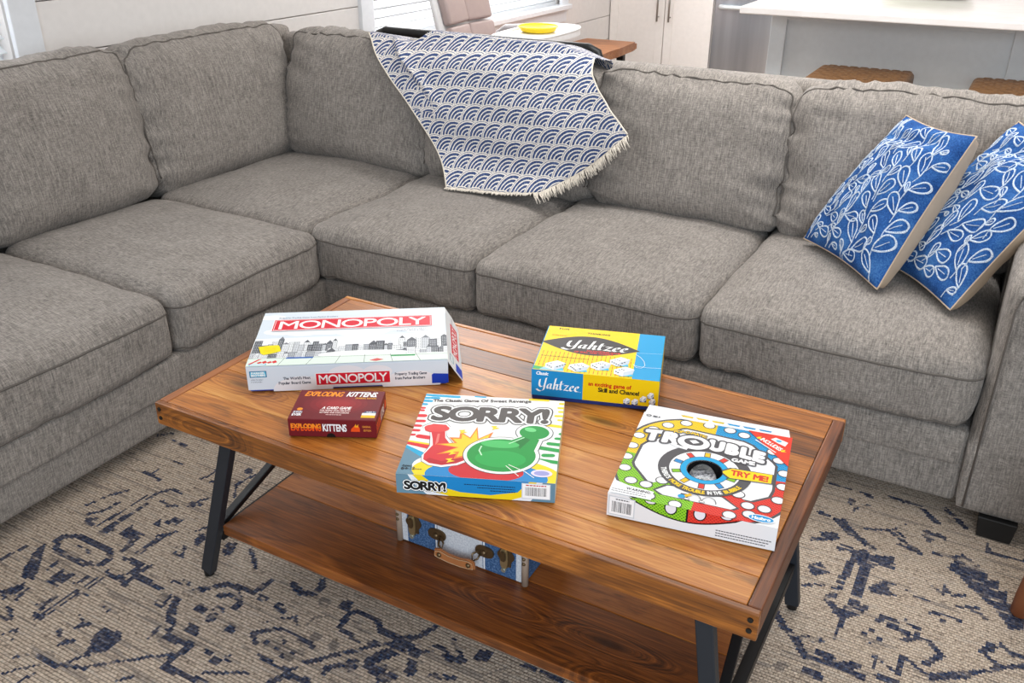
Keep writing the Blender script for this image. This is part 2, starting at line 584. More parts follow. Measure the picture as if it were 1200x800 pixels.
# woven motifs, floor coordinates in millimetres: (points, width) bands and filled shapes
RUG_LINES = [([(-383,-54),(-380,-34),(-347,-13),(-246,-13),(-219,-33),(-217,-53),(-250,-73),(-353,-73),(-383,-54)],11),([(-433,-161),(-426,-102)],7),([(-194,-244),(-197,-166),(-188,-126),(-189,-65)],5),([(-182,-244),(-183,-169),(-177,-130),(-178,-74)],5),([(-217,-177),(-211,-228),(-199,-241),(-183,-225)],8),([(-268,-273),(-236,-268),(-277,-245),(-293,-192)],6),([(-38,-297),(12,-283)],7),([(-33,-288),(-16,-261)],5),([(8,-279),(131,-172)],5),([(-134,-330),(-114,-310),(-112,-303),(-69,-308),(-38,-305)],7),([(-116,-371),(-102,-352),(-71,-315)],5),([(-71,-366),(-62,-339)],5),([(-216,-307),(-200,-280),(-181,-306)],6),([(47,-1),(13,-44),(35,-83),(75,-125)],13),([(85,-141),(116,-139),(148,-136),(142,-178),(145,-200),(250,-196)],11),([(-181,-71),(-153,-74),(-147,-63),(-116,-78),(-126,-33),(-116,-9)],9),([(-190,-16),(-139,-11),(-141,-31)],8),([(-113,-44),(-39,-45)],11),([(-316,17),(-296,45)],8),([(-231,40),(-216,0)],7),([(-172,17),(-182,60),(-165,102)],6),([(-106,54),(-75,49),(-102,80)],5),([(-101,-146),(-80,-134),(-79,-154)],5),([(-34,-81),(11,-90),(-5,-44)],5),([(57,-166),(52,-131)],5),([(-33,-18),(10,-8),(-16,-1)],5),([(91,-275),(112,-251)],5),([(-429,245),(-404,247),(-362,240)],6),([(-404,247),(-403,271)],5),([(-398,322),(-370,322)],6),([(-276,296),(-266,317),(-269,347)],6),([(-242,299),(-230,314)],5),([(-181,260),(-205,228),(-214,198)],5),([(-141,282),(-175,322),(-173,346),(-164,382)],5),([(-426,125),(-398,170)],6),([(-438,72),(-424,123)],5),([(-407,47),(-380,83),(-377,120)],6),([(-344,36),(-337,179)],5),([(-316,18),(-313,149)],9),([(-327,170),(-321,203),(-304,227),(-272,226)],7),([(-290,180),(-257,174),(-240,183)],6),([(-213,1),(-219,41)],6),([(-184,11),(-180,38)],7),([(-190,77),(-159,113)],5),([(-173,49),(-175,73)],8),([(-118,67),(-92,69),(-79,52)],5),([(-122,134),(-105,170)],5),([(-141,-47),(-116,-10)],6),([(40,150),(98,105)],7),([(48,-1),(78,35),(150,44),(156,91)],10),([(91,1),(124,20),(146,5),(146,-13)],10),([(206,107),(238,93),(266,106),(266,134),(255,147)],11),([(202,-16),(233,-13),(257,12),(279,30),(302,11)],5),([(259,-68),(235,-49),(256,-23),(287,-6),(326,-9),(366,-16)],8),([(289,-88),(328,-92),(363,-91),(376,-76)],6),([(378,54),(372,96),(384,109),(435,108),(459,88),(504,86),(522,102)],10),([(388,48),(435,44),(472,52)],9),([(379,-59),(429,-4),(475,48),(528,94)],8),([(538,78),(522,53),(491,10),(496,-3),(547,-14)],14),([(431,-59),(429,-46),(465,-5)],9),([(353,-133),(370,-99),(416,-93)],10),([(227,-174),(300,-133)],5),([(491,27),(515,64),(553,148)],9),([(518,59),(551,84),(577,26)],15),([(566,81),(593,108),(626,92),(654,102)],12),([(605,138),(646,109)],7),([(764,147),(788,150)],8),([(805,148),(845,149)],9),([(618,38),(660,51)],9),([(1239,827),(1247,840),(1267,834),(1274,821),(1270,767),(1263,706),(1252,638),(1279,608)],12),([(1290,838),(1301,777),(1301,704),(1300,634)],16),([(1290,593),(1286,520)],6),([(1243,911),(1283,879),(1305,864)],12),([(1190,657),(1232,681)],6),([(1433,919),(1478,927)],9),([(1400,752),(1441,737)],9),([(1434,795),(1466,781)],6),([(1484,783),(1508,797)],6),([(1449,704),(1486,717),(1508,708)],8),([(1499,754),(1536,767)],7),([(1528,756),(1554,744)],6),([(1358,624),(1364,645),(1390,641)],8),([(1380,621),(1419,615)],11),([(1409,652),(1436,639),(1436,611)],8),([(1410,590),(1444,615)],7),([(1460,611),(1484,584),(1460,545)],10),([(1373,484),(1367,519),(1416,489),(1416,546),(1464,516)],5),([(1476,516),(1534,555)],14),([(1534,555),(1587,604),(1631,635)],8),([(1554,637),(1587,610)],7),([(1587,676),(1611,656),(1630,660)],8),([(1150,558),(1185,512),(1219,482),(1244,449),(1281,451),(1318,453),(1355,448)],11),([(1229,495),(1261,506)],11),([(1269,470),(1290,469)],13),([(1316,464),(1343,473)],11),([(1256,412),(1282,407)],13),([(1324,957),(1367,926),(1397,908)],7),([(1406,994),(1449,990)],8),([(1398,980),(1419,964)],7),([(1384,465),(1416,464)],11),([(1539,1014),(1541,984),(1617,988)],7),([(1165,945),(1190,943)],9),([(1239,986),(1245,1022),(1271,1036)],5),([(1236,1092),(1264,1074)],10),([(1276,934),(1321,951),(1338,965),(1357,998)],5),([(1338,965),(1364,943)],5),([(1347,1096),(1380,1090),(1425,1044)],9),([(1437,1114),(1488,1057)],9),([(1401,982),(1427,989)],6),([(1434,997),(1450,984)],6),([(1416,957),(1427,986)],6),([(1358,910),(1404,901)],7),([(1161,1084),(1212,1086)],7),([(1310,1099),(1343,1094)],8),([(-539,390),(-512,419)],8),([(-491,392),(-429,389)],6)]
RUG_POLYS = [[(-320,-48),(-324,-38),(-316,-36),(-305,-39),(-301,-48),(-309,-51)],[(-290,-47),(-294,-36),(-285,-35),(-274,-38),(-271,-47),(-279,-50)],[(-395,-73),(-351,-115),(-324,-141),(-304,-170),(-341,-172),(-365,-146),(-392,-107)],[(-322,-128),(-315,-98),(-303,-103),(-306,-130)],[(-281,-153),(-281,-109),(-262,-121),(-251,-107),(-239,-111),(-240,-155)],[(-220,-133),(-212,-92),(-204,-99),(-208,-130)],[(-234,-218),(-216,-173),(-209,-183),(-214,-216)],[(-177,-144),(-169,-126),(-152,-144)],[(-339,-225),(-316,-180),(-302,-190),(-304,-240)],[(-128,-187),(-98,-197),(-72,-189),(-84,-208),(-104,-229),(-100,-204)],[(-114,-262),(-129,-242),(-120,-231),(-100,-254)],[(-90,-267),(-90,-249),(-64,-237),(-66,-249),(-87,-269)],[(-20,-257),(-48,-213),(-49,-188),(-22,-186),(-10,-172),(9,-193),(12,-228),(-10,-261)],[(73,-58),(69,-40),(83,-37),(100,-43),(103,-59),(90,-64)],[(102,-113),(98,-92),(114,-89),(133,-95),(137,-113),(121,-119)],[(-278,46),(-228,66),(-209,61),(-236,28)],[(-88,96),(-102,121),(-98,140),(-75,118)],[(-221,201),(-225,216),(-215,217),(-201,212),(-197,199),(-207,196)],[(-200,213),(-204,223),(-196,225),(-186,221),(-183,211),(-191,209)],[(-201,377),(-206,395),(-194,396),(-179,389),(-175,374),(-186,370)],[(-397,39),(-371,58),(-353,31),(-362,12)],[(-218,120),(-208,149),(-178,159),(-183,126)],[(-235,104),(-236,127),(-212,110),(-214,99)],[(-278,34),(-278,83),(-263,65),(-219,67),(-235,32)],[(-97,101),(-107,130),(-84,130),(-73,97)],[(-188,-15),(-142,-13),(-145,-27)],[(-17,112),(-25,144),(-3,150),(12,121),(8,101)],[(110,-42),(107,-25),(120,-22),(135,-28),(138,-43),(126,-47)],[(113,-67),(110,-52),(122,-49),(135,-54),(138,-67),(126,-71)],[(176,-71),(174,-57),(185,-55),(197,-59),(199,-71),(189,-75)],[(166,32),(164,48),(176,50),(190,45),(192,31),(180,26)],[(212,36),(217,51),(244,42),(255,25),(226,26)],[(333,92),(333,122),(359,125),(369,100)],[(270,-57),(269,-49),(274,-48),(281,-51),(281,-57),(276,-59)],[(301,-61),(300,-53),(305,-52),(312,-55),(312,-61),(307,-63)],[(303,-38),(302,-31),(308,-29),(314,-32),(315,-38),(309,-40)],[(337,-51),(336,-44),(342,-42),(348,-45),(349,-51),(343,-53)],[(322,-70),(322,-62),(327,-61),(333,-64),(334,-70),(328,-72)],[(539,-4),(539,12),(550,14),(562,9),(562,-5),(551,-9)],[(210,-149),(207,-133),(219,-131),(233,-135),(235,-148),(224,-153)],[(232,-131),(230,-118),(240,-116),(252,-120),(254,-131),(244,-135)],[(184,-137),(182,-125),(191,-123),(202,-127),(203,-137),(194,-141)],[(458,-29),(457,-13),(469,-11),(482,-16),(482,-30),(471,-34)],[(511,0),(525,18),(547,-12),(535,-31)],[(665,142),(697,154),(694,114),(664,114)],[(1291,835),(1358,859),(1360,810),(1328,808),(1305,779)],[(1320,722),(1345,760),(1376,762),(1358,736),(1382,722),(1328,703)],[(1297,648),(1335,662),(1323,626),(1286,590),(1266,604)],[(1165,830),(1219,879),(1233,860),(1172,821)],[(1184,727),(1206,757),(1235,731),(1205,698)],[(1465,877),(1490,951),(1519,924),(1546,914),(1545,873),(1570,887),(1572,849),(1589,858),(1591,813),(1616,819),(1625,795),(1627,746),(1600,731),(1591,747),(1568,785),(1536,813),(1514,831),(1493,860)],[(1466,781),(1467,817),(1483,790)],[(1469,682),(1473,696),(1480,697),(1484,691),(1481,679),(1474,676)],[(1331,566),(1334,578),(1340,578),(1345,574),(1342,563),(1335,561)],[(1345,584),(1348,596),(1354,597),(1359,592),(1356,581),(1349,579)],[(1360,565),(1364,577),(1370,578),(1374,573),(1371,563),(1365,560)],[(1346,550),(1349,562),(1355,563),(1360,558),(1357,548),(1351,546)],[(1555,647),(1563,672),(1574,673),(1582,663),(1575,642),(1563,638)],[(1195,938),(1226,948),(1267,896),(1246,884)],[(1181,869),(1219,883),(1231,860),(1196,840)],[(1217,1022),(1221,1042),(1230,1042),(1237,1033),(1233,1017),(1224,1014)]]
RUG_GREY_LINES = [([(313,23),(317,51),(348,74)],5),([(712,91),(734,125)],5),([(1187,437),(1232,443),(1276,435)],5)]
RUG_GREY_POLYS = [[(43,-143),(91,-141),(134,-171),(90,-166)],[(-32,-73),(-17,-44),(17,-79)],[(175,-77),(163,-50),(198,-42),(203,-61)],[(290,89),(288,107),(301,110),(315,103),(317,87),(304,83)],[(263,-55),(292,-22),(357,-24),(367,-40),(349,-75),(288,-73)],[(391,67),(392,87),(431,95),(455,81),(446,59)],[(392,-1),(391,15),(403,18),(416,12),(417,-2),(405,-7)],[(342,0),(340,17),(352,19),(366,14),(367,-1),(355,-5)],[(736,93),(737,111),(749,114),(761,108),(760,92),(748,87)],[(1195,390),(1200,413),(1214,416),(1224,406),(1219,386),(1206,381)]]

for pts, w_ in RUG_LINES:
    r_path(navy, [(x / 1000, y / 1000) for x, y in pts], w_ / 1000 * 1.5)
for pts in RUG_POLYS:
    r_poly(navy, [(x / 1000, y / 1000) for x, y in pts])
for pts, w_ in RUG_GREY_LINES:
    r_path(grey, [(x / 1000, y / 1000) for x, y in pts], w_ / 1000)
for pts in RUG_GREY_POLYS:
    r_poly(grey, [(x / 1000, y / 1000) for x, y in pts])
# the part of the field under the table
for x in np.arange(0.3, 1.1, 0.2):
    for y in (0.34, 0.56, 0.80, 1.0):
        leafpair((float(x), y), 0.08, float(x * 9 + y * 5))
for x in np.arange(-0.6, 1.0, 0.16):
    stepped((float(x), 1.0), 0.05, 3, 0)


def vnoise(fx, fy, seed):
    r = np.random.default_rng(seed)
    g = r.random((int((RY1 - RY0) * fy) + 3, int((RX1 - RX0) * fx) + 3))
    u, v = (GX - RX0) * fx, (GY - RY0) * fy
    iu, iv = u.astype(int), v.astype(int)
    fu, fv = u - iu, v - iv
    fu, fv = fu * fu * (3 - 2 * fu), fv * fv * (3 - 2 * fv)
    return (g[iv, iu] * (1 - fu) + g[iv, iu + 1] * fu) * (1 - fv) + (g[iv + 1, iu] * (1 - fu) + g[iv + 1, iu + 1] * fu) * fv


wear = 0.25 * vnoise(8, 12, 1) + 0.45 * vnoise(16, 150, 2) + 0.30 * vnoise(70, 160, 3)
navy *= np.clip((wear - 0.29) * 9, 0, 1)
grey *= np.clip((0.66 - wear) * 6, 0, 1) * 0.85
navy *= 0.80 + 0.20 * rng.random(navy.shape)
slubs = (vnoise(9, 165, 5) > 0.80) * 0.55
grey = np.maximum(grey, slubs * (navy < 0.1))

xs = np.concatenate([[-1.40], RX0 + np.arange(NX + 1) * CS, [3.3]])
ys = np.concatenate([[-1.75], RY0 + np.arange(NY + 1) * CS, [2.05]])
VX, VY = np.meshgrid(xs, ys)
nvx, nvy = len(xs), len(ys)
co = np.stack([VX, VY, np.zeros_like(VX)], -1).reshape(-1, 3)
I, J = np.meshgrid(np.arange(nvx - 1), np.arange(nvy - 1))
v0 = (J * nvx + I).ravel()
quads = np.stack([v0, v0 + 1, v0 + nvx + 1, v0 + nvx], -1)
rug_me = bpy.data.meshes.new('rug')
rug_me.vertices.add(len(co))
rug_me.vertices.foreach_set('co', co.ravel())
rug_me.loops.add(quads.size)
rug_me.loops.foreach_set('vertex_index', quads.ravel())
rug_me.polygons.add(len(quads))
rug_me.polygons.foreach_set('loop_start', np.arange(0, quads.size, 4))
rug_me.polygons.foreach_set('loop_total', np.full(len(quads), 4))
rug_me.update(calc_edges=True)
for nm, A in (('navy_yarn', navy), ('grey_yarn', grey)):
    full = np.zeros((nvy - 1, nvx - 1))
    full[1:-1, 1:-1] = A
    at = rug_me.attributes.new(nm, 'FLOAT', 'FACE')
    at.data.foreach_set('value', full.ravel().astype(np.float32))
n = NT('flatweave_rug', 0.95, 0.1)
a1 = n.new('ShaderNodeAttribute', attribute_name='navy_yarn').outputs['Fac']
a2 = n.new('ShaderNodeAttribute', attribute_name='grey_yarn').outputs['Fac']
co_ = n.coord()
sx, sy, sz = n.sep(co_)
row = n.math('ABSOLUTE', n.sub(n.frac(n.mul(sy, 1 / 0.0075)), 0.5))          # 0 mid yarn .. 0.5 gap
dash = n.noise(n.scale(co_, (110, 133, 1)), 1.0, 2, 0.7)
slub = n.noise(n.scale(co_, (14, 150, 1)), 1.0, 2, 0.6)
knot = n.math('ABSOLUTE', n.sub(n.frac(n.add(n.mul(sx, 1 / 0.0095), n.mul(n.floor(n.mul(sy, 1 / 0.0075)), 0.5))), 0.5))
yarn = n.ramp(n.add(n.mul(dash, 0.6), n.mul(slub, 0.4)), [(0.34, lin((126, 112, 102))), (0.48, lin((204, 185, 166))), (0.66, lin((234, 219, 202)))])
yarn = n.mix(n.mul(n.smooth(slub, 0.52, 0.66), 0.35), yarn, lin((128, 122, 120)))
blue = n.ramp(dash, [(0.3, lin((22, 30, 52))), (0.55, lin((42, 58, 92))), (0.72, lin((92, 110, 140)))])
c = n.mix(n.mul(a2, 0.8), yarn, lin((110, 104, 104)))
c = n.mix(a1, c, blue)
gap = n.math('MAXIMUM', n.smooth(row, 0.30, 0.48), n.mul(n.smooth(knot, 0.36, 0.5), 0.8))
c = n.mix(n.mul(gap, 0.62), c, lin((52, 48, 46)))
n.color(c)
n.bump(n.sub(n.mul(dash, 0.4), gap), 0.6, 0.004)
tag(link('rug', rug_me, n.m), 'beige flatweave rug with worn navy medallion pattern under the coffee table', 'rug')

# ================================================================== SECTIONAL SOFA
sofa = thing('sectional_sofa', 'large grey-brown fabric L-shaped sectional sofa with loose cushions around the coffee table', 'sofa', (0, 1.05, 0))
SO = Vector((0, 1.05, 0))


def sofa_box(name, x0, x1, y0, y1, z0, z1, m, bev=0.02, seg=3):
    o = box(name, x0, x1, y0 - 1.05, y1 - 1.05, z0, z1, M[m], sofa, bev, seg)
    o.data.polygons.foreach_set('use_smooth', [True] * len(o.data.polygons))
    return o


sofa_box('base', -1.40, -0.462, -0.44, 1.90, 0.055, 0.25, 'sofa_side')
sofa_box('base_band', -0.50, -0.448, -0.44, 1.055, 0.155, 0.258, 'sofa_side', 0.012)
sofa_box('base', -0.45, 1.45, 1.060, 1.90, 0.055, 0.25, 'sofa')
sofa_box('base_band', -0.462, 1.440, 1.046, 1.10, 0.165, 0.258, 'sofa', 0.012)
sofa_box('back_frame', -1.415, -1.31, -0.44, 1.96, 0.08, 0.885, 'sofa_side', 0.03)
sofa_box('back_frame', -1.31, 1.66, 1.87, 1.965, 0.08, 0.862, 'sofa', 0.03)


def cushion(name, loc, rot, size, r, crown, bulge, seed, piping, wr=0.0, side_wr=0.0, n=34, slump=0.0):
    """soft box cushion: local x width, -y front, z up; origin at the centre of its underside"""
    hx, hy, hz = size[0] / 2, size[1] / 2, size[2] / 2
    sd = Vector((seed * 3.7, seed * 1.3, seed * 7.9))

    def D(p):
        q = Vector((max(-hx + r, min(hx - r, p.x)), max(-hy + r, min(hy - r, p.y)), max(-hz + r, min(hz - r, p.z))))
        d = p - q
        nrm = d.normalized() if d.length > 1e-9 else Vector((0, 0, 1))
        o = q + (nrm * r if d.length > 1e-9 else Vector())
        u, v, w = o.x / hx, o.y / hy, o.z / hz
        fx, fy, fz = (1 - min(1, abs(u)) ** 3), (1 - min(1, abs(v)) ** 3), (1 - min(1, abs(w)) ** 3)
        if w > 0:
            o.z += crown * fx * fy * w
        o.y += (-1 if v < 0 else 1) * bulge * fx * fz * abs(v) ** 2
        o.x += (1 if u > 0 else -1) * bulge * 0.5 * fy * fz * abs(u) ** 3
        o.z -= slump * (abs(u) ** 4) * (1 if w > 0 else 0)
        k = noise.noise(o * 4.5 + sd) * 0.010 + noise.noise(o * 14 + sd) * 0.0028
        if wr:      # vertical gathers on the front and over the front lip
            a = sm(0.2, -1.0, v) * (0.35 + 0.65 * abs(u) ** 3)
            k += wr * a * noise.noise(Vector((o.x * 34, o.y * 3, o.z * 4)) + sd)
        if side_wr:  # horizontal folds running in from the sides, short pleats along the top
            a = abs(u) ** 3.0 * (1 if v < 0.4 else 0)
            f = noise.noise(Vector((o.x * 4, o.y * 4, o.z * 23 + o.x * 5)) + sd)
            k += side_wr * a * (1 - abs(f) * 2.6)
            a = sm(0.55, 0.95, w)
            f = noise.noise(Vector((o.x * 19, o.y * 6, o.z * 5)) + sd)
            k += side_wr * 0.6 * a * (1 - abs(f) * 2.4)
        return o + nrm * k

    b = bmesh.new()
    bmesh.ops.create_cube(b, size=2.0)
    bmesh.ops.subdivide_edges(b, edges=b.edges[:], cuts=n, use_grid_fill=True)
    for v in b.verts:
        p = v.co
        e = [math.copysign(abs(c) ** 0.75 if abs(c) < 1 else 1, c) for c in p]    # denser grid near the edges
        v.co = D(Vector((e[0] * hx, e[1] * hy, e[2] * hz)))
    for v in b.verts:
        v.co.z += hz
    c = link(name, b, M['sofa'], sofa, True)
    c.location = Vector(loc) - SO
    c.rotation_euler = rot
    pb = bmesh.new()
    for line in piping:
        pts = []
        for a0, a1 in zip(line, line[1:]):
            for k in range(26):
                t = k / 26
                pts.append(D(Vector([(a0[i] + (a1[i] - a0[i]) * t) * (hx, hy, hz)[i] for i in range(3)])) + Vector((0, 0, hz)))
        pts.append(D(Vector([line[-1][i] * (hx, hy, hz)[i] for i in range(3)])) + Vector((0, 0, hz)))
        add_tube(pb, pts, 0.0030, 6)
    link('seam', pb, M['seam'], c, True)
    return c


# seat cushions: a top-stitched seam runs round the front and sides below the crown
seat_pipe = [[(-1, 0.9, .56), (-1, -1, .56), (1, -1, .56), (1, 0.9, .56)], [(-1, 0.9, -.84), (-1, -1, -.84), (1, -1, -.84), (1, 0.9, -.84)]]
Q = PI / 2
for i, (x0, x1) in enumerate(((-0.500, 0.108), (0.112, 0.775), (0.779, 1.440))):
    cushion('seat_cushion', ((x0 + x1) / 2, 1.405, 0.256), (0, 0, 0), (x1 - x0, 0.745, 0.180), 0.042, 0.026, 0.010, 11 + i, seat_pipe, 0.011)
for i, (y0, y1) in enumerate(((-0.20, 0.437), (0.441, 1.026))):
    cushion('seat_cushion', (-0.806, (y0 + y1) / 2, 0.250), (0, 0, Q), (y1 - y0, 0.735, 0.180), 0.042, 0.026, 0.010, 21 + i, seat_pipe, 0.011)
cushion('seat_cushion', (-0.84, 1.405, 0.254), (0, 0, 0), (0.672, 0.750, 0.178), 0.035, 0.028, 0.004, 31, seat_pipe[:1], 0.0)

# back cushions lean against the frame
back_pipe = [[(-1, -.86, -.75), (-1, -.90, .90), (-.90, -.90, 1), (.90, -.90, 1), (1, -.90, .90), (1, -.86, -.75)]]
tilt = math.radians(-13)
for i, (x0, x1, dz) in enumerate(((-1.150, -0.480, -0.022), (-0.475, 0.168, -0.060), (0.172, 0.800, -0.047), (0.806, 1.475, -0.038))):
    cushion('back_cushion', ((x0 + x1) / 2, 1.735, 0.420), (tilt, 0.035 if i == 0 else 0, 0), (x1 - x0, 0.210, 0.487 + dz), 0.068, 0.020, 0.040, 41 + i, back_pipe, 0.0, 0.015)
for i, (y0, y1) in enumerate(((-0.24, 0.398), (0.402, 1.036), (1.040, 1.790))):
    cushion('back_cushion', (-1.205, (y0 + y1) / 2, 0.410), (tilt, 0, Q), (y1 - y0, 0.205, 0.496), 0.068, 0.022, 0.044, 51 + i, back_pipe, 0.0, 0.012)


def arm_mesh(x0, x1, y0, y1, z0, z1, r):
    b = bmesh.new()
    add_box(b, x0, x1, y0, y1, z0, z1)
    bmesh.ops.subdivide_edges(b, edges=b.edges[:], cuts=26, use_grid_fill=True)
    c = Vector(((x0 + x1) / 2, (y0 + y1) / 2, (z0 + z1) / 2))
    h = Vector(((x1 - x0) / 2, (y1 - y0) / 2, (z1 - z0) / 2))
    for v in b.verts:
        p = v.co - c
        rr = r if p.z > -0.1 else 0.015
        q_ = Vector([max(-h[i] + rr, min(h[i] - rr, p[i])) for i in range(3)])
        d = p - q_
        if d.length > 1e-9:
            v.co = c + q_ + d.normalized() * rr
        u, w = p.x / h.x, p.z / h.z
        v.co.y += -0.010 * (1 - u ** 4) * (1 - w ** 4) if p.y < 0 else 0
        v.co += Vector((noise.noise(v.co * 6), noise.noise(v.co * 6 + Vector((9, 0, 0))), noise.noise(v.co * 6 + Vector((0, 9, 0))))) * 0.005
    for v in b.verts:
        v.co.y -= 1.05
    return b


arm = link('arm', arm_mesh(1.445, 1.665, 1.040, 1.90, 0.055, 0.655, 0.05), M['sofa'], sofa, True)
tb = bmesh.new()
add_tube(tb, [(1.468, -0.0145, 0.07), (1.468, -0.0155, 0.58), (1.476, -0.0135, 0.612), (1.500, -0.011, 0.628), (1.60, -0.011, 0.632), (1.64, -0.011, 0.618)], 0.0026, 6)
link('seam', tb, M['seam'], arm, True)
link('arm', arm_mesh(-1.40, -0.47, -0.44, -0.215, 0.055, 0.655, 0.05), M['sofa_side'], sofa, True)
for x, y in ((1.505, 1.030), (1.505, 1.80), (0.35, 1.80), (-1.36, 1.80), (-1.36, -0.40), (-0.56, -0.42)):
    b = bmesh.new()
    vs = add_box(b, x, x + 0.085, y - 1.05, y - 0.965, 0.001, 0.057)
    for v in vs:
        if v.co.z < 0.03:
            v.co.x += 0.006 if v.co.x < x + 0.04 else -0.006
            v.co.y += 0.004 if v.co.y < y - 1.0 else -0.006
    bmesh.ops.bevel(b, geom=b.edges[:], offset=0.002, segments=1, affect='EDGES')
    link('foot', b, M['black_foot'], sofa)

# ================================================================== COFFEE TABLE
TL, TW, TH = 1.22, 0.614, 0.46
table = thing('coffee_table', 'rectangular brown stained-wood coffee table with black steel legs, board games on top', 'table', (TL / 2, TW / 2, 0))


def tbx(name, x0, x1, y0, y1, z0, z1, m, bev=0.002, par=None):
    """wooden board of the table, grain along local x, origin at its own centre"""
    cx, cy, cz = (x0 + x1) / 2, (y0 + y1) / 2, (z0 + z1) / 2
    lx, ly = (x1 - x0) / 2, (y1 - y0) / 2
    turn = ly > lx
    b = bmesh.new()
    if turn:
        lx, ly = ly, lx
    add_box(b, -lx, lx, -ly, ly, -(z1 - z0) / 2, (z1 - z0) / 2, bev, 2)
    o = link(name, b, M[m] if isinstance(m, str) else m, par or table)
    o.location = (cx - TL / 2, cy - TW / 2, cz)
    o.rotation_euler = (0, 0, PI / 2 if turn else 0)
    return o


AT = 0.050
rail = tbx('front_rail', 0, TL, 0, 0.013, TH - AT, TH, 'wood', 0.0025)
tbx('back_rail', 0, TL, TW - 0.013, TW, TH - AT, TH, 'wood', 0.0025)
tbx('end_rail', 0, 0.022, 0.0134, TW - 0.0134, TH - AT, TH, 'wood_dark', 0.0025)
tbx('end_rail', TL - 0.022, TL, 0.0134, TW - 0.0134, TH - AT, TH, 'wood_dark', 0.0025)
ycuts = [0.0134, 0.081, 0.176, 0.262, 0.352, 0.446, 0.522, TW - 0.0134]
for k, (a, b_) in enumerate(zip(ycuts, ycuts[1:])):
    dz = (0, -0.0006, 0.0002, -0.0004, 0.0001, -0.0006, 0)[k]
    tbx('top_plank', 0.0226, TL - 0.0226, a + 0.0007, b_ - 0.0007, TH - 0.024, TH - 0.0004 + dz, 'wood', 0.0016)
for x in (0.012, TL - 0.012):
    for zz in (TH - 0.013, TH - 0.033):
        b = bmesh.new()
        bmesh.ops.create_cone(b, cap_ends=True, segments=12, radius1=0.0048, radius2=0.0042, depth=0.004,
                              matrix=Matrix.Translation((x - TL / 2, 0.0 - TW / 2, zz)) @ Matrix.Rotation(PI / 2, 4, 'X'))
        link('bolt', b, M['hole'], table)
SZ = 0.150
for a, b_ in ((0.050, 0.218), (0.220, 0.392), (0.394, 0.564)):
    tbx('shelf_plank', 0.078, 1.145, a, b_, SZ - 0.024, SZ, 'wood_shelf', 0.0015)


def tp(x, y, z):
    return (x - TL / 2, y - TW / 2, z)


for (xt, xb, s) in ((0.146, 0.020, 1), (1.128, 1.188, -1)):
    for y in (0.050, TW - 0.050):
        leg = bar('leg', tp(xb, y + (0.010 if y > 0.3 else -0.010), 0.012), tp(xt, y, TH - AT - 0.004), 0.029, 0.020, M['iron'], table)
        b = bmesh.new()
        bmesh.ops.create_cone(b, cap_ends=True, segments=14, radius1=0.011, radius2=0.011, depth=0.012,
                              matrix=Matrix.Translation(tp(xb, y + (0.010 if y > 0.3 else -0.010), 0.0072)))
        link('foot_pad', b, M['iron_dark'], leg)
    xm = xb + (xt - xb) * 0.29
    bar('cross_bar', tp(xm, 0.055, 0.113), tp(xm, TW - 0.055, 0.113), 0.022, 0.024, M['iron_dark'], table)
    xa, xc = xb + (xt - xb) * 0.36, xb + (xt - xb) * 0.97
    bar('brace', tp(xa, 0.060, 0.148), tp(xc, TW - 0.075, TH - AT - 0.012), 0.018, 0.014, M['iron_dark'], table)
    b = bmesh.new()
    add_bar(b, tp(xt, 0.04, TH - AT - 0.004), tp(xt, TW - 0.04, TH - AT - 0.004), 0.030, 0.006, (1, 0, 0))
    link('mounting_plate', b, M['iron_dark'], table)

# ================================================================== PRINTED BOXES
PM = {}


def ink(rgb, rough=0.45):
    k = (rgb, rough)
    if k not in PM:
        n = NT('print_%02x%02x%02x' % rgb, rough, 0.22)
        n.b.inputs['Base Color'].default_value = lin(rgb) + (1,)
        PM[k] = n.m
    return PM[k]


def halftone(name, base, dot):
    n = NT(name, 0.45, 0.22)
    x, y, z_ = n.sep(n.scale(n.coord(), (1, 1, 1)))
    z2 = n.add(y, z_)
    s = 1 / 0.0042
    u = n.mul(n.add(x, z2), s * 0.7071)
    v = n.mul(n.sub(x, z2), s * 0.7071)
    fu, fv = n.sub(n.frac(u), 0.5), n.sub(n.frac(v), 0.5)
    d = n.sqrt(n.add(n.mul(fu, fu), n.mul(fv, fv)))
    n.color(n.mix(n.smooth(d, 0.34, 0.26), lin(base), lin(dot)))
    return n.m


HT = {'yellow': halftone('halftone_yellow', (240, 206, 40), (206, 160, 18)), 'blue': halftone('halftone_blue', (40, 160, 216), (14, 108, 172)),
      'red': halftone('halftone_red', (226, 66, 52), (190, 30, 34)), 'green': halftone('halftone_green', (146, 208, 48), (70, 132, 24))}

# glyph outlines of the built-in typeface, read once
CH = {}
chars = sorted(set("ABCDEFGHIJKLMNOPQRSTUVWXYZabcdefghijklmnopqrstuvwxyz0123456789!.,:'+-|"))
tmp = []
for ch in chars:
    for bold in (0.0,):
        cu = bpy.data.curves.new('glyph', 'FONT')
        cu.body = ch
        cu.size = 1.0
        cu.resolution_u = 4
        cu.offset = bold
        o = bpy.data.objects.new('glyph', cu)
        COL.objects.link(o)
        tmp.append((ch, bold, o))
dg = bpy.context.evaluated_depsgraph_get()
dg.update()
for ch, bold, o in tmp:
    me = o.evaluated_get(dg).to_mesh()
    vs = [(v.co.x, v.co.y) for v in me.vertices]
    fs = [tuple(p.vertices) for p in me.polygons]
    o.evaluated_get(dg).to_mesh_clear()
    CH[(ch, bold > 0)] = (vs, fs, min(v[0] for v in vs), max(v[0] for v in vs))
for ch, bold, o in tmp:
    cu = o.data
    bpy.data.objects.remove(o)
    bpy.data.curves.remove(cu)


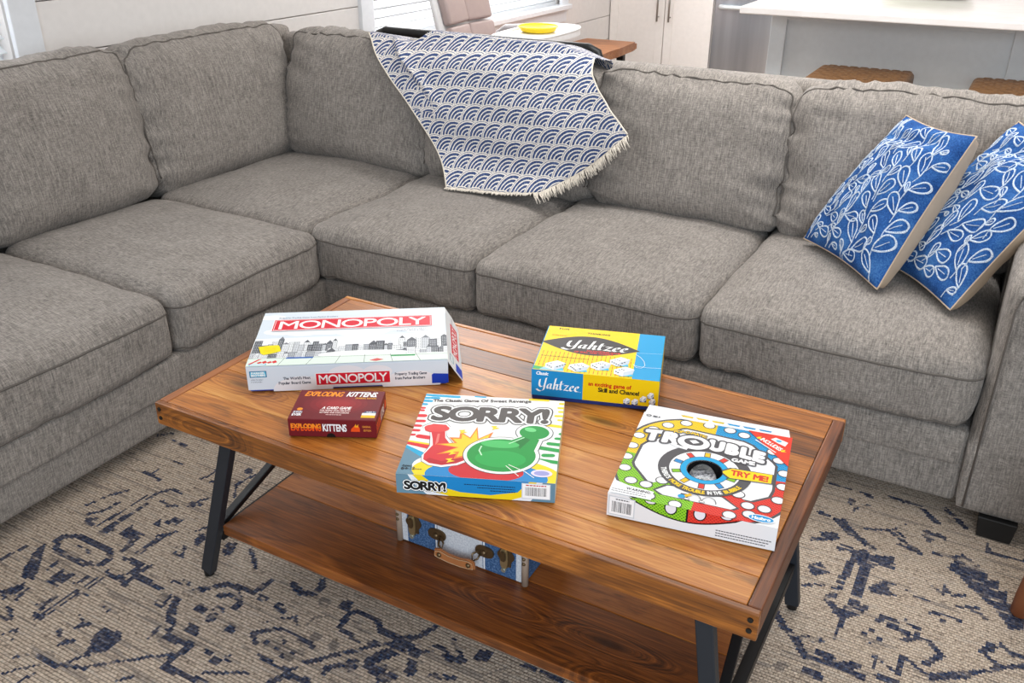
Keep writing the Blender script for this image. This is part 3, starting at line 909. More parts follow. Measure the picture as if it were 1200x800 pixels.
def text_geo(s, bold=False, gap=0.075):
    """one string as (verts, faces) with its baseline at 0 and left edge at 0"""
    V, Fc, x = [], [], 0.0
    for i, ch in enumerate(s):
        if ch == ' ':
            x += 0.30
            continue
        vs, fs, a, b_ = CH[(ch, False)]
        k = len(V)
        V += [(x + p - a, q_) for p, q_ in vs]
        Fc += [tuple(i + k for i in f) for f in fs]
        x += b_ - a + gap
        nx_ = s[i + 1] if i + 1 < len(s) else ''
        if ch + nx_ in ('RY', 'LY', 'TR', 'TY', 'AT', 'TA', 'Y!', 'PO', 'LE', 'LD', 'RT'):
            x -= {'RY': 0.09, 'LY': 0.13, 'Y!': 0.02}.get(ch + nx_, 0.03)
    return V, Fc


def clip_poly(pts, w, h):
    for ax, lim, sgn in ((0, 0.0, 1), (0, w, -1), (1, 0.0, 1), (1, h, -1)):
        out = []
        for p, q_ in zip(pts, pts[1:] + pts[:1]):
            dp, dq = sgn * (p[ax] - lim), sgn * (q_[ax] - lim)
            if dp >= 0:
                out.append(p)
            if (dp >= 0) != (dq >= 0):
                t = dp / (dp - dq)
                out.append((p[0] + (q_[0] - p[0]) * t, p[1] + (q_[1] - p[1]) * t))
        pts = out
        if not pts:
            break
    return pts


def half(pts, a, b_, sgn):
    out = []
    for p, q_ in zip(pts, pts[1:] + pts[:1]):
        dp = sgn * ((b_[0] - a[0]) * (p[1] - a[1]) - (b_[1] - a[1]) * (p[0] - a[0]))
        dq = sgn * ((b_[0] - a[0]) * (q_[1] - a[1]) - (b_[1] - a[1]) * (q_[0] - a[0]))
        if dp >= 0:
            out.append(p)
        if (dp >= 0) != (dq >= 0):
            t = dp / (dp - dq)
            out.append((p[0] + (q_[0] - p[0]) * t, p[1] + (q_[1] - p[1]) * t))
    return out


class Print:
    """flat printed artwork on one face of a box; units are millimetres on that face"""

    def __init__(self, to3d, w, h, step=0.000012):
        self.f, self.w, self.h, self.step = to3d, w, h, step
        self.V, self.F, self.MI, self.mats, self.k = [], [], [], [], 1
        self.hole = None

    def mat(self, m):
        m = ink(m) if isinstance(m, tuple) else m
        if m not in self.mats:
            self.mats.append(m)
        return self.mats.index(m)

    def raw(self, vs, fs, m, layer=None):
        if self.hole:
            vs, fs = self.punch(vs, fs)
        mi = self.mat(m)
        k = len(self.V)
        e = self.k if layer is None else layer
        self.V += [self.f(x / 1000, y / 1000, e * self.step) for x, y in vs]
        self.F += [tuple(i + k for i in f) for f in fs]
        self.MI += [mi] * len(fs)

    def punch(self, vs, fs):
        """cut a convex hole out of the artwork"""
        V, Fc = [], []
        hx = [p[0] for p in self.hole]
        hy = [p[1] for p in self.hole]
        for f in fs:
            pts = [vs[i] for i in f]
            if max(p[0] for p in pts) < min(hx) or min(p[0] for p in pts) > max(hx) or max(p[1] for p in pts) < min(hy) or min(p[1] for p in pts) > max(hy):
                parts = [pts]
            else:
                tris = [f_ for f_ in tessellate_polygon([[Vector((x, y, 0)) for x, y in pts]])] if len(pts) > 3 else [(0, 1, 2)]
                parts = []
                for t in tris:
                    rem = [pts[i] for i in t]
                    for a, b_ in zip(self.hole, self.hole[1:] + self.hole[:1]):
                        o = half(rem, a, b_, -1)
                        if len(o) >= 3:
                            parts.append(o)
                        rem = half(rem, a, b_, 1)
                        if len(rem) < 3:
                            break
            for o in parts:
                k = len(V)
                V += o
                Fc.append(tuple(range(k, k + len(o))))
        return V, Fc

    def poly(self, pts, m, clip=True):
        pts = clip_poly(list(pts), self.w, self.h) if clip else list(pts)
        if len(pts) >= 3:
            self.raw(pts, [tuple(range(len(pts)))], m)
            self.k += 1
        return self

    def rect(self, x0, y0, x1, y1, m):
        return self.poly([(x0, y0), (x1, y0), (x1, y1), (x0, y1)], m)

    def ell(self, cx, cy, rx, ry, m, a=0.0, n=40, t0=0.0, t1=2 * PI):
        ca, sa = math.cos(a), math.sin(a)
        pts = []
        for k in range(n):
            t = t0 + (t1 - t0) * k / (n if t1 - t0 > 6.2 else n - 1)
            x, y = rx * math.cos(t), ry * math.sin(t)
            pts.append((cx + x * ca - y * sa, cy + x * sa + y * ca))
        return self.poly(pts, m)

    def ring(self, cx, cy, rx, ry, w, m, t0=0.0, t1=2 * PI, n=48):
        vs, fs = [], []
        for k in range(n + 1):
            t = t0 + (t1 - t0) * k / n
            c, s = math.cos(t), math.sin(t)
            vs += [(cx + (rx - w) * c, cy + (ry - w) * s), (cx + rx * c, cy + ry * s)]
        for k in range(n):
            q_ = [vs[2 * k], vs[2 * k + 1], vs[2 * k + 3], vs[2 * k + 2]]
            q_ = clip_poly(q_, self.w, self.h)
            if len(q_) >= 3:
                self.raw(q_, [tuple(range(len(q_)))], m)
        self.k += 1
        return self

    def stroke(self, pts, w, m, closed=False):
        pts = list(pts) + ([pts[0]] if closed else [])
        for i, (p, q_) in enumerate(zip(pts, pts[1:])):
            dx, dy = q_[0] - p[0], q_[1] - p[1]
            L = math.hypot(dx, dy) or 1
            nx, ny = -dy / L * w / 2, dx / L * w / 2
            ex, ey = dx / L * w * .3, dy / L * w * .3
            g = clip_poly([(p[0] + nx - ex, p[1] + ny - ey), (p[0] - nx - ex, p[1] - ny - ey), (q_[0] - nx + ex, q_[1] - ny + ey), (q_[0] + nx + ex, q_[1] + ny + ey)], self.w, self.h)
            if len(g) >= 3:
                self.raw(g, [tuple(range(len(g)))], m, self.k + 0.5 * (i % 2))
        self.k += 1
        return self

    def pill(self, p, q_, w, m):
        a = math.atan2(q_[1] - p[1], q_[0] - p[0])
        pts = [(p[0] + w / 2 * math.cos(a + PI / 2 + t * PI / 8), p[1] + w / 2 * math.sin(a + PI / 2 + t * PI / 8)) for t in range(9)]
        pts += [(q_[0] + w / 2 * math.cos(a - PI / 2 + t * PI / 8), q_[1] + w / 2 * math.sin(a - PI / 2 + t * PI / 8)) for t in range(9)]
        return self.poly(pts, m)

    def text(self, s, x0, y0, x1, y1, m, bold=False, shear=0.0, grow=(), warp=None, rot=0.0, gap=0.075):
        """string stretched into the box x0..x1, y0..y1; grow = [(radius, ink), ...] drawn beneath it"""
        V, Fc = text_geo(s, bold, gap)
        ax, bx = min(v[0] for v in V), max(v[0] for v in V)
        up = any(c in 'ABCDEFGHIJKLMNOPQRSTUVWXYZ0123456789bdfhklt!' for c in s)
        ay, by = 0.0, (0.70 if up else 0.52)
        sx_, sy_ = (x1 - x0) / (bx - ax), (y1 - y0) / (by - ay)
        P = []
        for x, y in V:
            yy_ = (y - ay) * sy_
            px, py = x0 + (x - ax) * sx_ + shear * yy_, y0 + yy_
            if rot:
                dx, dy = px - x0, py - y0
                px, py = x0 + dx * math.cos(rot) - dy * math.sin(rot), y0 + dx * math.sin(rot) + dy * math.cos(rot)
            if warp:
                px, py = warp(px, py)
            P.append((px, py))
        res = min(0.40, max(0.11, abs(y1 - y0) / 75))
        for r, gm in grow:
            self.spans(P, Fc, r, res, gm)
        if bold:
            self.spans(P, Fc, 0.034 * min(sx_ * 1.3, sy_ * 1.6), res, m)
        else:
            self.raw(P, Fc, m)
            self.k += 1
        return self

    def spans(self, P, Fc, r, res, m):
        """lettering thickened all round by r, laid out as thin rows that never overlap"""
        A = np.array(P)
        x0, y0 = A.min(0) - r - 2 * res
        x1, y1 = A.max(0) + r + 2 * res
        nx, ny = int((x1 - x0) / res) + 1, int((y1 - y0) / res) + 1
        mask = np.zeros((ny, nx), bool)
        for f in Fc:
            t = A[list(f)]
            i0, j0 = np.floor((t.min(0) - (x0, y0)) / res).astype(int)
            i1, j1 = np.ceil((t.max(0) - (x0, y0)) / res).astype(int) + 1
            gx_, gy_ = np.meshgrid(x0 + np.arange(i0, i1) * res, y0 + np.arange(j0, j1) * res)
            ins = np.zeros(gx_.shape, bool)
            for (ax_, ay_), (bx_, by_) in zip(t, np.roll(t, -1, 0)):
                if ay_ != by_:
                    ins ^= ((gy_ >= ay_) != (gy_ >= by_)) & (gx_ < ax_ + (gy_ - ay_) * (bx_ - ax_) / (by_ - ay_))
            mask[j0:j1, i0:i1] |= ins
        R = int(math.ceil(r / res))
        out = np.zeros_like(mask)
        for dj in range(-R, R + 1):
            wd = int(math.sqrt(max(0.0, (r / res) ** 2 - dj * dj)))
            rowm = np.roll(mask, dj, 0)
            cs = np.cumsum(np.pad(rowm, ((0, 0), (wd + 1, wd))), 1)
            out |= (cs[:, 2 * wd + 1:] - cs[:, :nx]) > 0 if wd else rowm
        vs, fs = [], []
        for j in range(ny):
            e = np.flatnonzero(np.diff(np.concatenate([[0], out[j].astype(np.int8), [0]])))
            for a, b_ in zip(e[::2], e[1::2]):
                q_ = clip_poly([(x0 + (a - .5) * res, y0 + (j - .5) * res), (x0 + (b_ - .5) * res, y0 + (j - .5) * res),
                                (x0 + (b_ - .5) * res, y0 + (j + .5) * res), (x0 + (a - .5) * res, y0 + (j + .5) * res)], self.w, self.h)
                if len(q_) >= 3:
                    fs.append(tuple(range(len(vs), len(vs) + len(q_))))
                    vs += q_
        self.raw(vs, fs, m)
        self.k += 1

    def greek(self, x0, y0, x1, y1, m, seed=1):
        """print too small to read: a line of word-length marks"""
        r = random.Random(seed)
        x = x0
        while x < x1 - 0.5:
            w_ = r.uniform(1.2, 2.6) * (y1 - y0)
            self.rect(x, y0, min(x + w_, x1), y1, m)
            self.k -= 1
            x += w_ + 0.45 * (y1 - y0)
        self.k += 1
        return self

    def bars(self, x0, y0, x1, y1, seed=1):
        r = random.Random(seed)
        x = x0
        while x < x1:
            w = r.choice((0.4, 0.7, 1.1))
            self.rect(x, y0, min(x + w, x1), y1, (40, 40, 46))
            self.k -= 1
            x += w + r.choice((0.5, 0.8, 1.2))
        self.k += 1
        return self

    def build(self, name, parent):
        me = bpy.data.meshes.new(name)
        me.from_pydata(self.V, [], self.F)
        me.polygons.foreach_set('material_index', self.MI)
        for m in self.mats:
            me.materials.append(m)
        me.update()
        return link(name, me, None, parent)


def nib(P, paths, x0, y0, sc, m, w=0.16, ang=0.65, sx_=1.0, shear=0.0):
    """broad-nib pen lettering: each path is swept with a slanted pen edge"""
    nx, ny = w / 2 * math.cos(ang), w / 2 * math.sin(ang)
    for path in paths:
        pts = []
        for i in range(len(path) - 1):          # Catmull-Rom through the given points
            p0, p1, p2, p3 = path[max(i - 1, 0)], path[i], path[i + 1], path[min(i + 2, len(path) - 1)]
            for k in range(7):
                t = k / 7
                pts.append(tuple(0.5 * ((2 * b_) + (c_ - a_) * t + (2 * a_ - 5 * b_ + 4 * c_ - d_) * t * t + (3 * b_ - a_ - 3 * c_ + d_) * t ** 3)
                                 for a_, b_, c_, d_ in zip(p0, p1, p2, p3)))
        pts.append(path[-1])
        for i, (p, q_) in enumerate(zip(pts, pts[1:])):
            g = [(p[0] - nx, p[1] - ny), (p[0] + nx, p[1] + ny), (q_[0] + nx, q_[1] + ny), (q_[0] - nx, q_[1] - ny)]
            P.raw([(x0 + (x * sx_ + shear * y) * sc, y0 + y * sc) for x, y in g], [(0, 1, 2, 3)], m, P.k + 0.33 * (i % 3))
        P.k += 1


YAHTZEE = [
    [(0.08, 1.02), (0.02, 0.60), (0.08, 0.32), (0.28, 0.24), (0.50, 0.42)], [(0.66, 1.22), (0.54, 0.50), (0.46, -0.02), (0.20, -0.22), (-0.10, -0.14), (-0.22, -0.02)],
    [(1.12, 0.62), (0.92, 0.58), (0.80, 0.30), (0.88, 0.12), (1.08, 0.28), (1.16, 0.62)], [(1.16, 0.62), (1.10, 0.24), (1.16, 0.10), (1.28, 0.20)],
    [(1.58, 1.26), (1.46, 0.50), (1.42, 0.06)], [(1.46, 0.40), (1.62, 0.62), (1.76, 0.56), (1.70, 0.24), (1.78, 0.08), (1.90, 0.18)],
    [(2.12, 1.02), (2.04, 0.40), (2.08, 0.12), (2.24, 0.14)], [(1.94, 0.68), (2.12, 0.70), (2.32, 0.74)],
    [(2.44, 0.62), (2.62, 0.60), (2.78, 0.62)], [(2.78, 0.62), (2.58, 0.34), (2.40, 0.10)], [(2.40, 0.10), (2.60, 0.12), (2.84, 0.08)],
    [(3.00, 0.34), (3.18, 0.40), (3.26, 0.54), (3.14, 0.62), (2.98, 0.42), (2.98, 0.18), (3.14, 0.08), (3.30, 0.18)],
    [(3.48, 0.34), (3.66, 0.40), (3.74, 0.54), (3.62, 0.62), (3.46, 0.42), (3.46, 0.18), (3.62, 0.08), (3.80, 0.18)]]


def box_thing(name, label, cat, x, y, deg, z=TH):
    return thing(name, label, cat, (x, y, z + 0.0008), math.radians(deg))


def faces(w, d, h):
    """2D-to-3D maps for the top, front (-y), right (+x) and back faces; units metres"""
    return (lambda a, b_, e: (a, b_, h + e), lambda a, b_, e: (a, -e, b_), lambda a, b_, e: (w + e, a, b_), lambda a, b_, e: (w - a, d + e, b_))


def die_print(P, cx, cy, s, pips, a=0.0, shade=(196, 206, 218)):
    """a printed picture of a die: top, front and side faces with pips"""
    ca, sa = math.cos(a), math.sin(a)

    def T(x, y):
        return (cx + s * (x * ca - y * sa), cy + s * (x * sa + y * ca))
    P.poly([T(-.5, .1), (T(.1, .55)), T(.62, .3), T(.05, -.12)], (246, 248, 250))
    P.poly([T(-.5, .1), T(.05, -.12), T(.05, -.62), T(-.46, -.38)], (226, 231, 238))
    P.poly([T(.05, -.12), T(.62, .3), T(.56, -.22), T(.05, -.62)], shade)
    for k in range(pips[0]):
        P.ell(*T(-.2 + .12 * k, .12 + .1 * (k % 2)), s * .055, s * .045, (30, 30, 36), n=8)
    for k in range(pips[1]):
        P.ell(*T(-.36 + .12 * k, -.12 - .1 * k), s * .055, s * .06, (30, 30, 36), n=8)
    for k in range(pips[2]):
        P.ell(*T(.2 + .13 * k, -.2 + .12 * k), s * .055, s * .06, (30, 30, 36), n=8)


# ---------------------------------------------------------------- white property-trading game box
w, d, h = 0.406, 0.262, 0.0575
mono = box_thing('board_game_box', 'long white board game box with red title banners and a torn open right end', 'game box', 0.1375, 0.1215, 34.3)
CARD = plain('white_cardboard', (226, 228, 230), 0.5)
PALE = ink((216, 226, 236))
top, front, right, back = faces(w, d, h)
box('base_tray', 0.003, w - 0.004, 0.003, d - 0.003, 0.0, 0.040, ink((30, 66, 170)), mono, 0.001, 1)
box('lid_top', 0, w, 0, d, h - 0.0022, h, PALE, mono, 0.0008, 1)
box('lid_side', 0, w, 0.0, 0.0018, 0.004, h - 0.0020, PALE, mono, 0.0006, 1)
box('lid_side', 0, w, d - 0.0018, d, 0.004, h - 0.0020, PALE, mono, 0.0006, 1)
box('lid_side', 0, 0.0018, 0.0019, d - 0.0019, 0.004, h - 0.0020, PALE, mono, 0.0006, 1)
P = Print(top, 406, 262)
WHT, RED, DK = (244, 246, 248), (214, 30, 52), (52, 54, 60)
for cx, cy, r in ((52, 160, 40), (95, 150, 34), (150, 160, 52), (225, 150, 60), (300, 165, 42), (350, 150, 40), (20, 235, 30), (385, 240, 34)):
    P.ell(cx, cy, r, r * 0.42, (238, 241, 245))
P.rect(0, 34, 406, 128, (236, 239, 243))
rs = random.Random(5)


def skyline(x0, x1, ybase, hmin, hmax, prof):
    x = x0
    base, i = P.k, 0
    while x < x1:
        P.k = base + 6 * (i % 3)
        i += 1
        bw = rs.uniform(9, 19)
        hh = (hmin + (hmax - hmin) * rs.random()) * prof(x)
        col = rs.choice(((228, 231, 235), (206, 210, 216), (150, 154, 162), (92, 96, 104), (232, 235, 238), (70, 74, 82)))
        P.rect(x, ybase, x + bw, ybase + hh, col)
        P.stroke([(x, ybase), (x, ybase + hh), (x + bw, ybase + hh), (x + bw, ybase)], 0.7, DK)
        if rs.random() < 0.35:
            P.poly([(x, ybase + hh), (x + bw / 2, ybase + hh + rs.uniform(6, 16)), (x + bw, ybase + hh)], rs.choice(((120, 124, 132), (84, 88, 96), (214, 218, 224))))
        wc = (96, 100, 108) if sum(col) > 550 else (214, 218, 224)
        yy_ = ybase + 4
        while yy_ < ybase + hh - 4:
            xx = x + 2.2
            while xx < x + bw - 2:
                P.rect(xx, yy_, xx + 1.3, yy_ + 2.8, wc)
                P.k -= 1
                xx += 3.4
            yy_ += 6
        P.k += 1
        x += bw * rs.uniform(0.75, 1.0)
    P.k = base + 20


skyline(2, 170, 60, 34, 66, lambda x: 1.0 if x < 70 else 0.72)
skyline(305, 404, 54, 40, 74, lambda x: 0.75 if x < 335 else 1.0)
skyline(158, 318, 54, 22, 50, lambda x: 0.75 + 0.25 * math.cos((x - 236) / 28))
skyline(0, 190, 34, 14, 34, lambda x: 0.9)
skyline(300, 404, 32, 16, 36, lambda x: 0.9)
P.ell(232, 40, 92, 15, (248, 249, 251))
P.rect(0, 0, 406, 34, (222, 236, 226))
P.stroke([(0, 34), (406, 26)], 0.9, DK)
for x0, x1 in ((64, 74), (120, 132), (178, 186), (236, 236), (294, 288), (350, 340)):
    P.stroke([(x0, 0), (x1, 33)], 0.8, DK)
P.poly([(76, 28), (131, 27), (132, 33.5), (77, 34)], (36, 92, 176))
P.poly([(290, 22), (339, 21), (340, 27), (289, 28)], (40, 150, 80))
P.poly([(3, 9), (22, 30), (28, 31), (8, 8)], (214, 44, 48))
for k in range(4):
    P.poly([(20 + k * 10, 14 + 3 * (k % 2)), (27 + k * 10, 20 + 3 * (k % 2)), (31 + k * 10, 14), (24 + k * 10, 10)], (214, 44, 48))
P.poly([(246, 8), (262, 16), (276, 9), (260, 3)], (208, 84, 80))
P.rect(6, 3, 40, 9, (70, 176, 214))
P.rect(8, 4, 38, 8, (228, 240, 246))
P.rect(27, 161, 377, 220, WHT)
P.rect(29, 163, 375, 218, RED)
P.rect(31.5, 165.5, 372.5, 215.5, WHT)
P.rect(32.5, 166.5, 371.5, 214.5, RED)
P.text('MONOPOLY', 42, 171, 362, 210, (250, 250, 250), gap=0.05, grow=[(0.7, (250, 250, 250))])
P.text('Property Trading Game from Parker Brothers', 37, 225.5, 166, 231.5, (70, 96, 130))
P.text("The World's Most", 306, 148, 362, 153, (110, 122, 140))
P.text('Popular Board Game', 300, 140, 366, 145, (110, 122, 140))
P.build('cover_print', mono)
mono_k = P.k
P = Print(front, 406, 57.5)
for cx, cy, r in ((110, 2, 60), (150, 30, 16), (200, 34, 38), (262, 36, 30), (330, 6, 60)):
    P.ell(cx, cy, r, r * 0.5, (234, 232, 236))
P.rect(6, 33, 40, 47.5, (28, 104, 150))
P.rect(7.5, 34.5, 38.5, 46, (110, 196, 226))
P.text('PARKER', 10, 41, 36, 45, (250, 250, 250), bold=True)
P.text('BROTHERS', 9, 35.5, 37, 39.5, (250, 250, 250), bold=True)
P.text('AGES 8 TO ADULT', 7, 26, 32, 29, (70, 84, 104))
P.text('2 TO 8 PLAYERS', 7, 21, 29, 24, (70, 84, 104))
P.text("The World's Most", 72, 25.5, 126, 31.5, (30, 42, 62), grow=[(0.22, (30, 42, 62))])
P.text('Popular Board Game', 62, 15, 126, 21, (30, 42, 62), grow=[(0.22, (30, 42, 62))])
P.rect(136, 9, 288, 38, WHT)
P.rect(137.5, 10.5, 286.5, 36.5, RED)
P.text('MONOPOLY', 143, 14, 281, 33, (250, 250, 250), gap=0.05, grow=[(0.3, (250, 250, 250))])
P.text('Property Trading Game', 297, 26, 362, 32, (30, 42, 62), grow=[(0.22, (30, 42, 62))])
P.text('from Parker Brothers', 297, 16, 358, 22, (30, 42, 62), grow=[(0.22, (30, 42, 62))])
P.poly([(372, 4), (406, 4), (406, 25), (376, 27), (372, 24)], (22, 62, 184))
P.build('front_print', mono)
# the torn right end of the lid hangs outwards from its top edge
flap = bpy.data.objects.new('torn_end_flap', None)
ang = math.radians(30)
fl = 0.060


def flp(a, b_, e):      # a along the end (0 near .. d far), b down from the hinge
    return (w + b_ * math.sin(ang) + e * math.cos(ang), a, h - 0.0015 - b_ * math.cos(ang) + e * math.sin(ang))


b = bmesh.new()
prof = [(0.0, 0.0), (0.030, 0.0), (fl, 0.006), (fl - 0.002, d - 0.018), (0.03, d), (0.0, d)]
vo = [b.verts.new(flp(a, t, 0.0)) for t, a in prof]
vi = [b.verts.new(flp(a, t, -0.0016)) for t, a in prof]
b.faces.new(vo)
b.faces.new(vi[::-1])
for k in range(len(prof)):
    b.faces.new((vo[k], vi[k], vi[(k + 1) % len(prof)], vo[(k + 1) % len(prof)]))
bmesh.ops.recalc_face_normals(b, faces=b.faces)
bpy.data.objects.remove(flap)
flap = link('torn_end_flap', b, CARD, mono)
P = Print(lambda a, b_, e: flp(a, fl - b_, e), 262, 60)
P.poly([(8, 1), (46, 1), (42, 26), (5, 27)], (30, 72, 190))
P.rect(66, 12, 214, 40, RED)
P.text('MONOPOLY', 72, 17, 208, 35, (250, 250, 250), gap=0.05, grow=[(0.3, (250, 250, 250))])
P.rect(18, 36, 50, 50, (70, 150, 170))
P.rect(20, 38, 48, 48, (224, 232, 234))
P.text('Property Trading Game', 216, 30, 250, 34, (90, 90, 96))
P.build('end_print', flap)
P = Print(top, 406, 262)
P.k = mono_k + 8
P.poly([(13, 86), (33, 91), (53, 92), (57, 84), (62, 63), (46, 55), (29, 48), (22, 55)], (250, 224, 0))
for k in range(4):
    P.stroke([(24 + k, 80 - 6 * k), (34, 82 - 6 * k), (40, 79 - 6 * k), (50, 82 - 6 * k)], 0.7, (196, 160, 30))
P.build('price_sticker', mono)['label'] = 'crumpled yellow price sticker'

# ---------------------------------------------------------------- small dark red card game box
w, d, h = 0.165, 0.110, 0.039
kit = box_thing('card_game_box', 'small dark red card game box in front of the long white box', 'game box', 0.323, 0.0335, 27.0)
MAROON = ink((112, 26, 34))
top, front, right, back = faces(w, d, h)
box('base_tray', 0.0012, w - 0.0012, 0.0012, d - 0.0012, 0, 0.030, ink((60, 14, 18)), kit, 0.0008, 1)
box('lid', 0, w, 0, d, 0.0012, h, MAROON, kit, 0.0012, 2)
P = Print(top, 165, 110)
for k in range(5):
    P.ell(84, 58, 66 - 11 * k, 40 - 7 * k, (118 + 11 * k, 28 + 4 * k, 36 + 3 * k))
P.text('EXPLODING', 12, 86, 84, 103, (246, 150, 34), bold=True, shear=0.2, grow=[(0.7, (190, 60, 20))])
P.text('KITTENS', 93, 87, 149, 104, (250, 250, 250), bold=True, shear=0.2)
P.rect(149, 86.5, 151.5, 89.5, (250, 250, 250))
P.text('ORIGINAL EDITION', 112, 78.5, 152, 83, (240, 176, 50), bold=True)
P.text('A CARD GAME', 56, 38, 110, 47, (248, 240, 238), bold=True, shear=0.15)
P.text('FOR PEOPLE WHO ARE INTO', 54, 30.5, 111, 35, (244, 226, 222), bold=True)
P.text('KITTENS AND EXPLOSIONS', 55, 23, 110, 27.5, (244, 226, 222), bold=True)
P.greek(68, 16.5, 98, 18.5, (232, 200, 196), 2)
P.ell(15, 36, 5.5, 5, (240, 150, 44))
P.greek(5, 26, 22, 28.5, (214, 224, 238), 3)
P.greek(5, 22, 22, 24.5, (214, 224, 238), 4)
P.text('EVER', 5, 12, 22, 20, (240, 240, 244), bold=True)
P.poly([(136, 26), (161, 26), (161, 33), (140, 33)], (70, 78, 110))
P.text('AGES 7+', 142, 27.5, 159, 31.5, (236, 240, 246), bold=True)
P.rect(135, 18, 161, 26, (244, 244, 240))
P.rect(135, 9, 161, 18, (246, 188, 40))
P.build('cover_print', kit)
P = Print(front, 165, 39)
P.text('EXPLODING', 5, 14, 61, 29, (236, 84, 26), bold=True, grow=[(0.6, (150, 30, 16))])
P.text('EXPLODING', 5.6, 20, 61, 29, (246, 146, 40), bold=True)
P.text('KITTENS', 65, 14, 109, 29, (244, 244, 246), bold=True)
P.poly([(117, 14), (134, 14), (134, 22), (131, 28), (128, 24), (126, 29), (122, 24), (118, 20)], (236, 82, 30))
P.poly([(124, 24), (127, 31), (128, 26), (132, 30), (131, 23)], (244, 170, 40))
P.text('ORIGINAL', 139, 23, 155, 27, (214, 140, 60), bold=True)
P.text('EDITION', 141, 15, 155, 19, (214, 140, 60), bold=True)
P.ell(79, 1.2, 8.5, 8.5, (20, 12, 14), t0=0, t1=PI)
P.build('front_print', kit)
P = Print(right, 110, 39)
P.text('EXPLODING', 4, 9, 46, 27, (226, 76, 28), bold=True)
P.text('KITTENS', 50, 9, 84, 27, (228, 228, 232), bold=True)
P.poly([(90, 10), (104, 10), (104, 24), (96, 28)], (236, 82, 30))
P.build('side_print', kit)

# ---------------------------------------------------------------- square pawn-chase game box
w, d, h = 0.269, 0.274, 0.0385
sorry = box_thing('board_game_box', 'square white board game box with a red and a green pawn on its cover', 'game box', 0.601, -0.0115, 23.0)
top, front, right, back = faces(w, d, h)
CREAM = ink((240, 240, 238))
SLATE, CYAN, YEL, BLUE, GRN, SRED, GRY = (104, 140, 160), (36, 168, 214), (246, 216, 30), (28, 134, 200), (34, 158, 72), (222, 44, 54), (82, 76, 74)
box('base_tray', 0.0015, w - 0.0015, 0.0015, d - 0.0015, 0, 0.030, ink((60, 84, 104)), sorry, 0.0008, 1)
box('lid', 0, w, 0, d, 0.001, h, CREAM, sorry, 0.0010, 2)
P = Print(top, 269, 274)
for p, q_, wd, m in (((-4, 268), (12, 267), 8, CYAN), ((14, 267), (64, 266), 9, CYAN), ((98, 273), (114, 272), 8, CYAN), ((-4, 256), (9, 256), 8, CYAN), ((14, 257), (26, 257), 9, CYAN),
                     ((-4, 245), (14, 245), 9, CYAN), ((-4, 232), (7, 232), 8, CYAN), ((-4, 218), (6, 218), 7, SRED), ((-4, 209), (6, 209), 7, SRED), ((-4, 189), (12, 190), 11, SRED),
                     ((-4, 170), (14, 171), 9, SRED), ((-4, 154), (11, 154), 8, SRED), ((-4, 138), (11, 138), 8, SRED), ((-4, 122), (6, 123), 7, SRED), ((16, 119), (36, 116), 12, SRED),
                     ((262, 262), (274, 262), 7, YEL), ((260, 246), (274, 246), 7, YEL), ((262, 232), (274, 232), 7, YEL), ((256, 216), (274, 217), 7, YEL), ((262, 202), (274, 202), 6, YEL),
                     ((238, 183), (274, 178), 9, YEL), ((268, 154), (274, 154), 7, GRN), ((262, 138), (274, 138), 8, GRN), ((250, 120), (274, 118), 10, GRN), ((236, 105), (274, 98), 11, GRN),
                     ((244, 82), (258, 83), 10, GRN), ((240, 66), (270, 62), 10, GRN), ((262, 46), (274, 45), 7, GRN)):
    P.pill(p, q_, wd, m)
P.rect(200, 268, 240, 274, YEL)
P.poly([(0, 104), (46, 96), (46, 88), (0, 98)], YEL)
P.poly([(0, 99), (52, 90), (52, 76), (0, 91)], SRED)
P.poly([(0, 88), (44, 62), (34, 50), (0, 78)], CYAN)
P.poly([(0, 80), (34, 52), (46, 26), (30, 0), (0, 0)], SLATE)
P.ell(150, 30, 128, 52, (240, 240, 244))
P.ell(150, 18, 126, 50, YEL)
P.ell(152, 8, 104, 46, BLUE)
P.ell(150, 22, 64, 28, (204, 30, 40))
P.text('The Classic Game Of Sweet Revenge', 19, 243, 206, 252.5, (84, 78, 80), bold=True, rot=0.09)
P.text('SORRY!', 28, 178, 241, 226, GRY, bold=True, gap=0.02, rot=0.05, shear=0.06,
       grow=[(9.4, (72, 68, 70)), (7.0, (246, 246, 246)), (3.2, GRY)])
# red pawn, starburst, green pawn
rp = [(20, 148), (24, 138), (36, 133), (42, 112), (46, 92), (36, 62), (38, 46), (50, 36), (72, 32), (96, 40), (110, 52), (108, 70), (92, 92), (74, 102), (64, 118), (60, 140), (66, 150), (58, 162), (34, 163)]
cx, cy = 64, 96


def swell(pts, k):
    mx, my = sum(p[0] for p in pts) / len(pts), sum(p[1] for p in pts) / len(pts)
    return [(p[0] + (p[0] - mx) / math.hypot(p[0] - mx, p[1] - my) * k, p[1] + (p[1] - my) / math.hypot(p[0] - mx, p[1] - my) * k) for p in pts]


